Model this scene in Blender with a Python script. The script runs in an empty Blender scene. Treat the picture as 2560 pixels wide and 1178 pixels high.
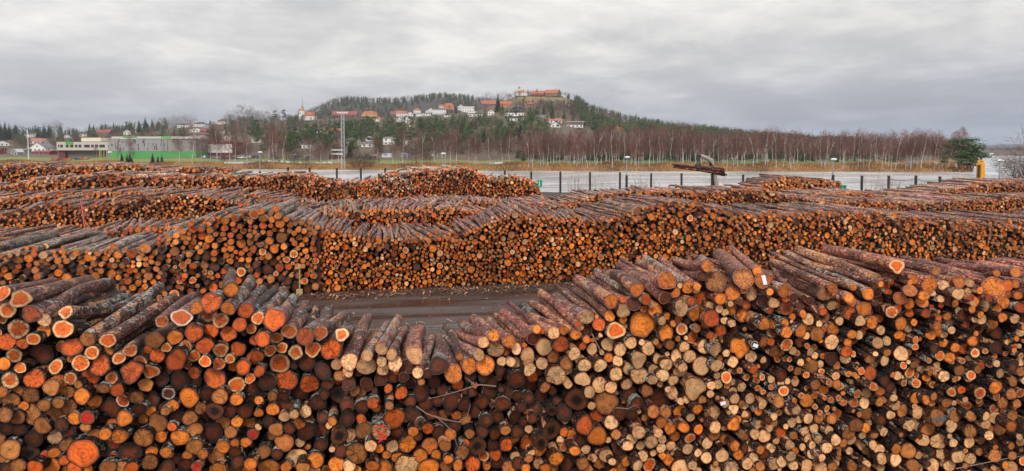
import bpy, math, random
import numpy as np
from mathutils import Vector
from mathutils.bvhtree import BVHTree

sc = bpy.context.scene
COL = sc.collection
R_ = math.radians

# ------------------------------------------------------------------ camera, sky, sun, exposure
F, CAM_H, YAW, PITCH, HORIZON = 1600.0, 6.8, R_(10.9), R_(2.7), 375.0
PPY = HORIZON + F * math.tan(PITCH)                      # image row of the optical axis (2560x1178 frame)
cam_d = bpy.data.cameras.new("camera")
cam_d.sensor_width = 36.0
cam_d.lens = 36.0 * F / 2560.0
cam_d.shift_y = -(589.0 - PPY) / 2560.0
cam_d.clip_start, cam_d.clip_end = 0.5, 30000.0
cam = bpy.data.objects.new("camera", cam_d)
COL.objects.link(cam)
cam.location = (0, 0, CAM_H)
cam.rotation_euler = (math.pi / 2 - PITCH, 0, -YAW)
sc.camera = cam

SUN_EL, SUN_AZ = R_(42), R_(205)                         # overcast: weak, very soft, from behind the camera
world = bpy.data.worlds.new("World")
sc.world = world
world.use_nodes = True


def N(nt, kind, ins=None, **props):
    n = nt.nodes.new(kind)
    for k, v in props.items():
        setattr(n, k, v)
    for k, v in (ins or {}).items():
        s = n.inputs[k]
        if isinstance(v, bpy.types.NodeSocket):
            nt.links.new(v, s)
        else:
            s.default_value = v
    return n


def M_(nt, op, a, b=None, c=None, clamp=False):
    n = nt.nodes.new('ShaderNodeMath')
    n.operation = op
    n.use_clamp = clamp
    for i, v in enumerate((a, b, c)):
        if v is None:
            continue
        if isinstance(v, bpy.types.NodeSocket):
            nt.links.new(v, n.inputs[i])
        else:
            n.inputs[i].default_value = v
    return n.outputs[0]


def MIX(nt, fac, a, b, mode='MIX'):
    n = nt.nodes.new('ShaderNodeMix')
    n.data_type = 'RGBA'
    n.blend_type = mode
    for s, v in ((n.inputs[0], fac), (n.inputs[6], a), (n.inputs[7], b)):
        if isinstance(v, bpy.types.NodeSocket):
            nt.links.new(v, s)
        elif isinstance(v, (int, float)):
            s.default_value = v
        else:
            s.default_value = (*v, 1)
    return n.outputs[2]


def SS(nt, x, a, b):                                      # smoothstep
    n = nt.nodes.new('ShaderNodeMapRange')
    n.interpolation_type = 'SMOOTHSTEP'
    nt.links.new(x, n.inputs[0])
    for i, v in ((1, a), (2, b)):
        if isinstance(v, bpy.types.NodeSocket):
            nt.links.new(v, n.inputs[i])
        else:
            n.inputs[i].default_value = v
    return n.outputs[0]


def RAMP(nt, fac, stops):
    n = nt.nodes.new('ShaderNodeValToRGB')
    e = n.color_ramp.elements
    while len(e) < len(stops):
        e.new(0.5)
    for el, (p, c) in zip(e, stops):
        el.position = p
        el.color = (*c, 1) if len(c) == 3 else c
    nt.links.new(fac, n.inputs[0])
    return n.outputs[0]


def build_sky():
    nt = world.node_tree
    bg = nt.nodes['Background']
    sky = N(nt, 'ShaderNodeTexSky', sky_type='NISHITA')
    sky.sun_disc = False
    sky.sun_elevation = SUN_EL
    sky.sun_rotation = SUN_AZ
    sky.air_density = 1.5
    sky.dust_density = 3.0
    tc = N(nt, 'ShaderNodeTexCoord')
    sep = N(nt, 'ShaderNodeSeparateXYZ', {0: tc.outputs['Generated']})
    z = M_(nt, 'MAXIMUM', sep.outputs[2], 0.0)
    den = M_(nt, 'ADD', z, 0.15)
    cx = M_(nt, 'DIVIDE', sep.outputs[0], den)
    cy = M_(nt, 'DIVIDE', sep.outputs[1], den)
    p = N(nt, 'ShaderNodeCombineXYZ', {0: cx, 1: cy, 2: 0.0}).outputs[0]
    n1 = N(nt, 'ShaderNodeTexNoise', {'Vector': p, 'Scale': 0.42, 'Detail': 7.0, 'Roughness': 0.55, 'Distortion': 0.25}).outputs[0]
    off = N(nt, 'ShaderNodeVectorMath', {0: p, 1: (7.3, 3.1, 4.0)}).outputs[0]
    n2 = N(nt, 'ShaderNodeTexNoise', {'Vector': off, 'Scale': 1.7, 'Detail': 9.0, 'Roughness': 0.64, 'Distortion': 0.25}).outputs[0]
    nn = M_(nt, 'ADD', M_(nt, 'MULTIPLY', n1, 0.55), M_(nt, 'MULTIPLY', n2, 0.45))
    grad = RAMP(nt, z, [(0.0, (2.55, 2.85, 3.5)), (0.035, (3.5, 3.65, 4.05)), (0.075, (4.6, 4.65, 4.8)), (0.13, (5.45, 5.35, 5.25)),
                        (0.24, (5.8, 5.65, 5.45)), (0.55, (7.4, 7.2, 7.0)), (1.0, (9.0, 8.9, 8.8))])
    lum = SS(nt, nn, 0.39, 0.63)
    tint = RAMP(nt, lum, [(0.0, (0.73, 0.735, 0.765)), (0.4, (0.91, 0.91, 0.92)), (0.7, (1.05, 1.045, 1.03)), (1.0, (1.24, 1.22, 1.17))])
    clouds = MIX(nt, 1.0, grad, tint, 'MULTIPLY')
    # a darker blue-grey bank of cloud low in the east, a brighter break high in the north-west
    low = M_(nt, 'MULTIPLY', SS(nt, sep.outputs[0], 0.25, 0.85), M_(nt, 'SUBTRACT', 1.0, SS(nt, z, 0.02, 0.15)))
    clouds = MIX(nt, low, clouds, (0.70, 0.735, 0.82), 'MULTIPLY')
    high = M_(nt, 'MULTIPLY', SS(nt, M_(nt, 'MULTIPLY', sep.outputs[0], -1.0), 0.05, 0.5), SS(nt, z, 0.06, 0.18))
    clouds = MIX(nt, high, clouds, (1.09, 1.09, 1.10), 'MULTIPLY')
    col = MIX(nt, 0.955, sky.outputs[0], clouds)
    nt.links.new(col, bg.inputs[0])
    bg.inputs[1].default_value = 0.1


build_sky()
sun_d = bpy.data.lights.new("sun", 'SUN')
sun_d.energy = 1.5
sun_d.angle = R_(14)
sun_d.color = (1.0, 0.96, 0.9)
sun = bpy.data.objects.new("sun", sun_d)
COL.objects.link(sun)
sun_dir = Vector((math.sin(SUN_AZ) * math.cos(SUN_EL), math.cos(SUN_AZ) * math.cos(SUN_EL), math.sin(SUN_EL)))
sun.rotation_euler = sun_dir.to_track_quat('Z', 'Y').to_euler()

sc.view_settings.view_transform = 'Standard'
sc.view_settings.look = 'None'
sc.view_settings.exposure = 0.55
sc.view_settings.gamma = 1.0
sc.cycles.use_denoising = True
sc.cycles.max_bounces = 6
sc.cycles.diffuse_bounces = 3

# ------------------------------------------------------------------ picture <-> place
HEAD = np.array([math.sin(YAW), math.cos(YAW), 0.0])
RIGHT = np.array([math.cos(YAW), -math.sin(YAW), 0.0])
FWD = HEAD * math.cos(PITCH) + np.array([0, 0, -math.sin(PITCH)])
UPV = np.cross(RIGHT, FWD)
EYE = np.array([0.0, 0.0, CAM_H])


def ray(px, py):
    return FWD * F + RIGHT * (px - 1280.0) - UPV * (py - PPY)


def at_y(px, py, Y):
    d = ray(px, py)
    return EYE + d * (Y / d[1])


def at_d(px, py, depth):
    d = ray(px, py)
    return EYE + d * (depth / d.dot(HEAD))


def proj(P):
    v = np.asarray(P) - EYE
    w = v @ FWD
    return 1280.0 + F * (v @ RIGHT) / w, PPY - F * (v @ UPV) / w


# ------------------------------------------------------------------ object helpers
def tag(o, label=None, cat=None, group=None, kind=None):
    if label:
        o['label'] = label
    if cat:
        o['category'] = cat
    if group:
        o['group'] = group
    if kind:
        o['kind'] = kind
    return o


def empty(name, loc, rz=0.0):
    o = bpy.data.objects.new(name, None)
    COL.objects.link(o)
    o.location = Vector([float(x) for x in loc])
    o.rotation_euler = (0, 0, rz)
    o.empty_display_size = 0.2
    return o


def np_mesh(name, V, faces, mats, midx=None, uv=None, fattr=None, smooth=None):
    """faces: list of (k, array[n,k])"""
    me = bpy.data.meshes.new(name)
    V = np.asarray(V, np.float32)
    me.vertices.add(len(V))
    me.vertices.foreach_set('co', V.ravel())
    nl = sum(a.size for a in faces)
    npoly = sum(len(a) for a in faces)
    me.loops.add(nl)
    me.polygons.add(npoly)
    me.loops.foreach_set('vertex_index', np.concatenate([a.ravel() for a in faces]).astype(np.int32))
    sizes = np.concatenate([np.full(len(a), a.shape[1]) for a in faces])
    starts = np.concatenate([[0], np.cumsum(sizes)[:-1]]).astype(np.int32)
    me.polygons.foreach_set('loop_start', starts)
    for m in mats:
        me.materials.append(m)
    if midx is not None:
        me.polygons.foreach_set('material_index', midx.astype(np.int32))
    if smooth is not None:
        me.polygons.foreach_set('use_smooth', np.broadcast_to(smooth, npoly).astype(bool))
    if uv is not None:
        l = me.uv_layers.new(name='UVMap')
        l.data.foreach_set('uv', uv.astype(np.float32).ravel())
    for k, a in (fattr or {}).items():
        if a.ndim == 2:
            at = me.attributes.new(k, 'FLOAT_COLOR', 'FACE')
            at.data.foreach_set('color', a.astype(np.float32).ravel())
        else:
            at = me.attributes.new(k, 'FLOAT', 'FACE')
            at.data.foreach_set('value', a.astype(np.float32))
    me.update(calc_edges=True)
    return me


class MB:
    """collects boxes, bars, tubes; build() links them as one mesh object"""

    def __init__(s):
        s.v, s.f = [], []

    def poly(s, pts, faces):
        b = len(s.v)
        s.v += [tuple(float(c) for c in p) for p in pts]
        s.f += [tuple(b + i for i in f) for f in faces]
        return s

    def box(s, c, size, rz=0.0):
        x, y, z = (v / 2 for v in size)
        ca, sa = math.cos(rz), math.sin(rz)
        pts = [(c[0] + a * x * ca - b * y * sa, c[1] + a * x * sa + b * y * ca, c[2] + e * z)
               for a, b, e in ((-1, -1, -1), (1, -1, -1), (1, 1, -1), (-1, 1, -1), (-1, -1, 1), (1, -1, 1), (1, 1, 1), (-1, 1, 1))]
        return s.poly(pts, [(3, 2, 1, 0), (4, 5, 6, 7), (0, 1, 5, 4), (1, 2, 6, 5), (2, 3, 7, 6), (3, 0, 4, 7)])

    def tube(s, pts, rad, n=6, cap=True):
        pts = [Vector([float(c) for c in p]) for p in pts]
        if not isinstance(rad, (list, tuple)):
            rad = [rad] * len(pts)
        b = len(s.v)
        for i, p in enumerate(pts):
            t = (pts[min(i + 1, len(pts) - 1)] - pts[max(i - 1, 0)]).normalized()
            a = t.cross(Vector((0.13, 0.31, 1)) if abs(t.z) < 0.95 else Vector((0, 1, 0.1))).normalized()
            c = t.cross(a)
            for k in range(n):
                w = 2 * math.pi * k / n
                s.v.append(tuple(p + (a * math.cos(w) + c * math.sin(w)) * rad[i]))
        for i in range(len(pts) - 1):
            for k in range(n):
                k2 = (k + 1) % n
                s.f.append((b + i * n + k, b + i * n + k2, b + (i + 1) * n + k2, b + (i + 1) * n + k))
        if cap:
            s.f.append(tuple(b + k for k in reversed(range(n))))
            s.f.append(tuple(b + (len(pts) - 1) * n + k for k in range(n)))
        return s

    def lathe(s, prof, c=(0, 0, 0), n=12):
        b = len(s.v)
        for r, z in prof:
            for k in range(n):
                w = 2 * math.pi * k / n
                s.v.append((c[0] + r * math.cos(w), c[1] + r * math.sin(w), c[2] + z))
        for i in range(len(prof) - 1):
            for k in range(n):
                k2 = (k + 1) % n
                s.f.append((b + i * n + k, b + i * n + k2, b + (i + 1) * n + k2, b + (i + 1) * n + k))
        return s

    def mesh(s, name, mat, smooth=False):
        me = bpy.data.meshes.new(name)
        me.from_pydata(s.v, [], s.f)
        me.materials.append(mat)
        if smooth:
            me.polygons.foreach_set('use_smooth', np.ones(len(me.polygons), bool))
        return me

    def build(s, name, mat, parent=None, smooth=False):
        o = bpy.data.objects.new(name, s.mesh(name, mat, smooth))
        COL.objects.link(o)
        if parent is not None:
            o.parent = parent
        return o


# ------------------------------------------------------------------ materials
def new_mat(name):
    m = bpy.data.materials.new(name)
    m.use_nodes = True
    nt = m.node_tree
    return m, nt, nt.nodes['Principled BSDF']


_simple = {}


def plain(name, col, rough=0.7, var=0.18, scale=1.5, metal=0.0, streak=False):
    if name in _simple:
        return _simple[name]
    m, nt, b = new_mat(name)
    pos = N(nt, 'ShaderNodeNewGeometry').outputs['Position']
    if streak:
        pos = N(nt, 'ShaderNodeVectorMath', {0: pos, 1: (1, 1, 0.15)}, operation='MULTIPLY').outputs[0]
    n = N(nt, 'ShaderNodeTexNoise', {'Vector': pos, 'Scale': scale, 'Detail': 5.0, 'Roughness': 0.6}).outputs[0]
    k = M_(nt, 'ADD', M_(nt, 'MULTIPLY', n, 2 * var), 1.0 - var)
    c = MIX(nt, 1.0, col, N(nt, 'ShaderNodeCombineColor', {0: k, 1: k, 2: k}).outputs[0], 'MULTIPLY')
    nt.links.new(c, b.inputs['Base Color'])
    b.inputs['Roughness'].default_value = rough
    b.inputs['Metallic'].default_value = metal
    _simple[name] = m
    return m


def wood_end_material():
    m, nt, b = new_mat('cut_wood')
    uv = N(nt, 'ShaderNodeUVMap', uv_map='UVMap').outputs[0]
    core = N(nt, 'ShaderNodeAttribute', attribute_name='core')
    sap = N(nt, 'ShaderNodeAttribute', attribute_name='sap')
    bark = N(nt, 'ShaderNodeAttribute', attribute_name='barkc')
    seed = N(nt, 'ShaderNodeAttribute', attribute_name='seed').outputs['Fac']
    sv = N(nt, 'ShaderNodeCombineXYZ', {0: M_(nt, 'MULTIPLY', seed, 91.0), 1: M_(nt, 'MULTIPLY', seed, 37.0), 2: M_(nt, 'MULTIPLY', seed, 53.0)}).outputs[0]
    p = N(nt, 'ShaderNodeVectorMath', {0: uv, 1: sv}).outputs[0]
    r = N(nt, 'ShaderNodeVectorMath', {0: uv}, operation='LENGTH').outputs['Value']
    n1 = N(nt, 'ShaderNodeTexNoise', {'Vector': p, 'Scale': 1.7, 'Detail': 4.0, 'Roughness': 0.55}).outputs[0]
    n2 = N(nt, 'ShaderNodeTexNoise', {'Vector': p, 'Scale': 7.0, 'Detail': 5.0, 'Roughness': 0.65}).outputs[0]
    n3 = N(nt, 'ShaderNodeTexNoise', {'Vector': p, 'Scale': 1.1, 'Detail': 5.0, 'Roughness': 0.6, 'Distortion': 1.0}).outputs[0]
    rr = M_(nt, 'ADD', r, M_(nt, 'MULTIPLY', M_(nt, 'SUBTRACT', n1, 0.5), 0.28))
    sr = core.outputs['Alpha']
    smask = SS(nt, rr, M_(nt, 'SUBTRACT', sr, sap.outputs['Alpha']), M_(nt, 'ADD', sr, sap.outputs['Alpha']))
    c = MIX(nt, smask, core.outputs['Color'], sap.outputs['Color'])
    # growth rings, saw smears, weather stains
    ring = M_(nt, 'SINE', M_(nt, 'MULTIPLY', M_(nt, 'ADD', r, M_(nt, 'MULTIPLY', n1, 0.16)), 26.0))
    k = M_(nt, 'ADD', M_(nt, 'MULTIPLY', ring, 0.13), 0.96)
    k = M_(nt, 'MULTIPLY', k, M_(nt, 'ADD', M_(nt, 'MULTIPLY', n2, 0.8), 0.66))
    stain = SS(nt, n3, 0.30, 0.62)
    k = M_(nt, 'MULTIPLY', k, M_(nt, 'ADD', M_(nt, 'MULTIPLY', stain, 0.55), 0.52))
    # radial checks
    ang = M_(nt, 'ARCTAN2', N(nt, 'ShaderNodeSeparateXYZ', {0: uv}).outputs[1], N(nt, 'ShaderNodeSeparateXYZ', {0: uv}).outputs[0])
    ap = N(nt, 'ShaderNodeCombineXYZ', {0: M_(nt, 'MULTIPLY', ang, 1.6), 1: M_(nt, 'MULTIPLY', seed, 57.0), 2: M_(nt, 'MULTIPLY', r, 0.35)}).outputs[0]
    cn = N(nt, 'ShaderNodeTexNoise', {'Vector': ap, 'Scale': 1.6, 'Detail': 2.0}).outputs[0]
    line = M_(nt, 'ABSOLUTE', M_(nt, 'SUBTRACT', cn, 0.5))
    crack = M_(nt, 'SUBTRACT', 1.0, SS(nt, line, 0.008, 0.035))
    crack = M_(nt, 'MULTIPLY', crack, M_(nt, 'GREATER_THAN', M_(nt, 'FRACT', M_(nt, 'MULTIPLY', seed, 17.3)), 0.5))
    k = M_(nt, 'MULTIPLY', k, M_(nt, 'SUBTRACT', 1.0, M_(nt, 'MULTIPLY', crack, 0.75)))
    pith = M_(nt, 'SUBTRACT', 1.0, SS(nt, rr, 0.02, 0.07))
    k = M_(nt, 'MULTIPLY', k, M_(nt, 'SUBTRACT', 1.0, M_(nt, 'MULTIPLY', pith, 0.45)))
    c = MIX(nt, 1.0, c, N(nt, 'ShaderNodeCombineColor', {0: k, 1: k, 2: k}).outputs[0], 'MULTIPLY')
    rim = SS(nt, M_(nt, 'ADD', r, M_(nt, 'MULTIPLY', M_(nt, 'SUBTRACT', n2, 0.5), 0.10)), 0.90, 0.945)
    c = MIX(nt, rim, c, bark.outputs['Color'])
    nt.links.new(c, b.inputs['Base Color'])
    b.inputs['Roughness'].default_value = 0.55
    b.inputs['Specular IOR Level'].default_value = 0.35
    bump = N(nt, 'ShaderNodeBump', {'Strength': 0.35, 'Distance': 0.012, 'Height': M_(nt, 'SUBTRACT', n2, M_(nt, 'MULTIPLY', crack, 0.8))})
    nt.links.new(bump.outputs[0], b.inputs['Normal'])
    return m


def bark_material():
    m, nt, b = new_mat('log_bark')
    bark = N(nt, 'ShaderNodeAttribute', attribute_name='barkc')
    seed = N(nt, 'ShaderNodeAttribute', attribute_name='seed').outputs['Fac']
    pos = N(nt, 'ShaderNodeNewGeometry').outputs['Position']
    off = N(nt, 'ShaderNodeCombineXYZ', {0: M_(nt, 'MULTIPLY', seed, 31.0), 1: M_(nt, 'MULTIPLY', seed, 77.0), 2: 0.0}).outputs[0]
    p = N(nt, 'ShaderNodeVectorMath', {0: pos, 1: off}).outputs[0]
    ps = N(nt, 'ShaderNodeVectorMath', {0: p, 1: (1.0, 0.45, 1.0)}, operation='MULTIPLY').outputs[0]
    nf = N(nt, 'ShaderNodeTexNoise', {'Vector': p, 'Scale': 11.0, 'Detail': 6.0, 'Roughness': 0.75}).outputs[0]
    vor = N(nt, 'ShaderNodeTexVoronoi', {'Vector': ps, 'Scale': 15.0}, feature='DISTANCE_TO_EDGE').outputs['Distance']
    nl = N(nt, 'ShaderNodeTexNoise', {'Vector': p, 'Scale': 2.2, 'Detail': 8.0, 'Roughness': 0.75}).outputs[0]
    np_ = N(nt, 'ShaderNodeTexNoise', {'Vector': ps, 'Scale': 2.7, 'Detail': 5.0, 'Roughness': 0.6, 'Distortion': 0.8}).outputs[0]
    k = M_(nt, 'ADD', M_(nt, 'MULTIPLY', SS(nt, nf, 0.36, 0.66), 2.1), 0.10)
    k = M_(nt, 'MULTIPLY', k, M_(nt, 'ADD', M_(nt, 'MULTIPLY', SS(nt, vor, 0.0, 0.14), 0.75), 0.3))
    k = M_(nt, 'MULTIPLY', k, M_(nt, 'ADD', M_(nt, 'MULTIPLY', SS(nt, np_, 0.36, 0.6), 0.9), 0.5))
    c = MIX(nt, 1.0, bark.outputs['Color'], N(nt, 'ShaderNodeCombineColor', {0: k, 1: k, 2: k}).outputs[0], 'MULTIPLY')
    th = M_(nt, 'SUBTRACT', 0.74, M_(nt, 'MULTIPLY', bark.outputs['Alpha'], 0.26))
    lich = SS(nt, M_(nt, 'ADD', nl, M_(nt, 'MULTIPLY', M_(nt, 'SUBTRACT', nf, 0.5), 0.8)), th, M_(nt, 'ADD', th, 0.06))
    lc = MIX(nt, SS(nt, nf, 0.35, 0.65), (0.16, 0.165, 0.12), (0.62, 0.62, 0.55))
    c = MIX(nt, M_(nt, 'MULTIPLY', lich, 0.8), c, lc)
    pth = M_(nt, 'SUBTRACT', 0.64, M_(nt, 'MULTIPLY', M_(nt, 'FRACT', M_(nt, 'MULTIPLY', seed, 7.7)), 0.10))
    peel = SS(nt, np_, pth, M_(nt, 'ADD', pth, 0.03))
    pc = MIX(nt, SS(nt, nf, 0.38, 0.62), (0.36, 0.10, 0.035), (0.78, 0.42, 0.20))
    c = MIX(nt, M_(nt, 'MULTIPLY', peel, 0.92), c, pc)
    nt.links.new(c, b.inputs['Base Color'])
    nt.links.new(M_(nt, 'ADD', M_(nt, 'MULTIPLY', SS(nt, nf, 0.3, 0.6), 0.55), 0.14), b.inputs['Roughness'])
    b.inputs['Specular IOR Level'].default_value = 0.42
    h = M_(nt, 'ADD', M_(nt, 'MULTIPLY', SS(nt, vor, 0.0, 0.2), 0.6), nf)
    bump = N(nt, 'ShaderNodeBump', {'Strength': 1.0, 'Distance': 0.05, 'Height': h})
    nt.links.new(bump.outputs[0], b.inputs['Normal'])
    return m


M_END = wood_end_material()
M_BARK = bark_material()

# ------------------------------------------------------------------ terrain, river, road
WATER_Z = -1.2
rng0 = np.random.default_rng(5)


def post_depth(px):                                       # the fence line along the yard's shore
    return 1.0 / np.interp(px, [-900, 840, 2300, 3500], [1 / 152.0, 1 / 112.0, 1 / 86.0, 1 / 72.0])


def far_shore(px):
    y = np.interp(px, [-900, 100, 300, 600, 900, 1280, 1900, 2440], [413, 415.5, 419, 424, 425.5, 428, 430, 431])
    return (CAM_H - WATER_Z) * F / (y - HORIZON)


def sst(x, a, b):
    t = np.clip((x - a) / (b - a), 0, 1)
    return t * t * (3 - 2 * t)


RIDGE = np.array([(-900, 350), (0, 343), (180, 341), (330, 333), (430, 319), (500, 311), (600, 306), (700, 303), (800, 296), (900, 294), (1000, 292),
                  (1100, 287), (1180, 278), (1240, 262), (1285, 243), (1310, 240), (1410, 242), (1435, 252), (1470, 277), (1510, 292), (1560, 304), (1640, 318),
                  (1760, 333), (1880, 347), (2050, 361), (2250, 371), (2450, 374), (3500, 375)], float)
BACK = np.array([(-900, 374), (560, 372), (700, 320), (780, 286), (830, 262), (870, 255), (960, 259), (1030, 254), (1100, 246), (1160, 250), (1240, 262),
                 (1330, 280), (1450, 320), (1600, 360), (3500, 374)], float)
D_RIDGE, D_BACK = 900.0, 1650.0


def terrain(px, d):
    px, d = np.broadcast_arrays(np.asarray(px, float), np.asarray(d, float))
    dn = post_depth(px) + 2.5
    df = far_shore(px)
    z = -3.2 * sst(d, dn, dn + 4)                          # yard, then the river bed
    land = 1 - sst(px, 2415, 2447)
    bank = (1.4 + 0.4 * np.sin(px * 0.03)) * sst(d, df + 2, df + 34) + 1.5 * sst(d, df + 42, df + 130)
    zr = CAM_H + (HORIZON - np.interp(px, RIDGE[:, 0], RIDGE[:, 1])) / F * D_RIDGE
    zb = CAM_H + (HORIZON - np.interp(px, BACK[:, 0], BACK[:, 1])) / F * D_BACK
    d0 = df + 130
    t = np.clip((d - d0) / (D_RIDGE - d0), 0, 1)
    hill = np.maximum(zr - 2.2, 0) * t ** 1.15
    u = sst(d, D_RIDGE + 15, D_RIDGE + 260)
    hill = hill * (1 - u) + u * np.maximum(zr - 2.2, 0) * 0.55
    w = sst(d, D_RIDGE + 150, D_BACK) * (1 - sst(d, D_BACK + 30, D_BACK + 700))
    hill = np.maximum(hill * (1 - sst(d, 1500, 2600)), np.maximum(zb - 2, 0) * w)
    far = (-1.2 + 3.2) * sst(d, df - 3, df + 3) + bank + hill   # the opposite shore rises out of the bed
    z = np.where(d > df - 3, -3.2 + far * 1.0, z)
    # open water right of the point, then a low bank and far hills
    lowbank = 4.6 * sst(d, np.interp(px, [2440, 2480, 2560, 3400], [1500, 960, 840, 700]), np.interp(px, [2440, 2480, 2560, 3400], [1560, 990, 870, 730]))
    farh = (CAM_H + (HORIZON - np.interp(px, [2300, 2440, 2500, 2580, 2700, 3400], [370, 367, 362, 360, 364, 368])) / F * 4200 + 1) * sst(d, 2600, 4200)
    zw = np.where(d > dn + 4, -3.2 + lowbank + farh, z)
    keep = (d <= dn + 4)
    return np.where(keep, z, z * land + zw * (1 - land))


def place(px, d, dz=0.0):
    P = EYE + HEAD * d + RIGHT * ((px - 1280.0) / F * d)
    return np.array([P[0], P[1], float(terrain(px, d)) + dz])


def ground_hit(px, py, d0=230.0, d1=2400.0):              # where the view ray through a picture point meets the land
    ds = np.arange(d0, d1, 2.0)
    zr = CAM_H - (py - HORIZON) / F * ds
    zt = terrain(np.full_like(ds, px), ds)
    hit = np.nonzero(zt >= zr)[0]
    d = ds[hit[0]] if len(hit) else d1
    return d


def ground_material():
    m, nt, b = new_mat('ground')
    col = N(nt, 'ShaderNodeAttribute', attribute_name='land').outputs['Color']
    wet = N(nt, 'ShaderNodeAttribute', attribute_name='land').outputs['Alpha']
    pos = N(nt, 'ShaderNodeNewGeometry').outputs['Position']
    n1 = N(nt, 'ShaderNodeTexNoise', {'Vector': pos, 'Scale': 0.22, 'Detail': 8.0, 'Roughness': 0.65}).outputs[0]
    n2 = N(nt, 'ShaderNodeTexNoise', {'Vector': pos, 'Scale': 3.5, 'Detail': 8.0, 'Roughness': 0.7}).outputs[0]
    k = M_(nt, 'MULTIPLY', M_(nt, 'ADD', M_(nt, 'MULTIPLY', n1, 1.3), 0.35), M_(nt, 'ADD', M_(nt, 'MULTIPLY', n2, 1.2), 0.4))
    c = MIX(nt, 1.0, col, N(nt, 'ShaderNodeCombineColor', {0: k, 1: k, 2: k}).outputs[0], 'MULTIPLY')
    nt.links.new(c, b.inputs['Base Color'])
    r = M_(nt, 'SUBTRACT', 0.95, M_(nt, 'MULTIPLY', wet, SS(nt, n1, 0.45, 0.62)))
    nt.links.new(r, b.inputs['Roughness'])
    bump = N(nt, 'ShaderNodeBump', {'Strength': 0.6, 'Distance': 0.06, 'Height': n2})
    nt.links.new(bump.outputs[0], b.inputs['Normal'])
    return m


def build_ground():
    pxs = np.concatenate([np.arange(-1600, -100, 60), np.arange(-100, 2700, 9), np.arange(2700, 4200, 60)]).astype(float)
    cols = []
    for px in pxs:
        dn, df = float(post_depth(px)) + 2.5, float(far_shore(px))
        cols.append(np.concatenate([[0.4, 4, 8, 12], np.linspace(16, dn - 1, 14), np.linspace(dn, dn + 4, 5), np.linspace(dn + 8, df - 6, 6),
                                    np.linspace(df - 3, df + 40, 24), np.linspace(df + 46, df + 190, 34),
                                    np.linspace(df + 198, 1720, 76), np.linspace(1750, 6500, 24)]))
    D = np.array(cols)
    PX = np.repeat(pxs[:, None], D.shape[1], 1)
    Z = terrain(PX, D)
    P = EYE[None, None] * 0 + HEAD * D[..., None] + RIGHT * ((PX - 1280) / F * D)[..., None]
    P[..., 2] = Z
    # what grows or lies where
    C = np.zeros((*D.shape, 4))
    C[:] = (0.045, 0.026, 0.018, 0.55)
    df = far_shore(PX)
    C[D > post_depth(PX) + 1] = (0.06, 0.045, 0.03, 0.2)
    bank = (D > df - 4)
    C[bank] = (0.27, 0.155, 0.065, 0.0)
    C[bank & (D < df + 3)] = (0.13, 0.07, 0.03, 0)
    g0 = df + np.interp(PX, [0, 300, 600, 1150, 1280, 2000, 2300], [52, 52, 54, 56, 66, 72, 80])
    g1 = df + np.interp(PX, [0, 300, 600, 1150, 1280, 2000, 2300], [120, 120, 104, 100, 98, 112, 104])
    grass = bank & (D > g0) & (D < g1) & (PX < 2180)
    C[grass] = (0.17, 0.19, 0.045, 0)
    C[grass & (PX > 1280)] = (0.125, 0.165, 0.05, 0)
    up = bank & (D >= g1)
    C[up] = (0.12, 0.085, 0.055, 0)
    C[(D > D_RIDGE - 120) & bank & (PX > 1290) & (PX < 1430)] = (0.22, 0.16, 0.075, 0)
    C[(D > 1050) & bank] = (0.055, 0.05, 0.042, 0)
    C[D > 2600] = (0.05, 0.055, 0.06, 0)
    n, mcol = D.shape
    idx = np.arange(n * mcol).reshape(n, mcol)
    quads = np.stack([idx[:-1, :-1], idx[1:, :-1], idx[1:, 1:], idx[:-1, 1:]], -1).reshape(-1, 4)
    me = np_mesh('ground', P.reshape(-1, 3), [quads], [ground_material()], smooth=True)
    a = me.attributes.new('land', 'FLOAT_COLOR', 'POINT')
    a.data.foreach_set('color', C.reshape(-1, 4).astype(np.float32).ravel())
    o = bpy.data.objects.new('ground', me)
    COL.objects.link(o)
    tag(o, 'muddy log yard, dry far bank and wooded hills', kind='structure')


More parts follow.
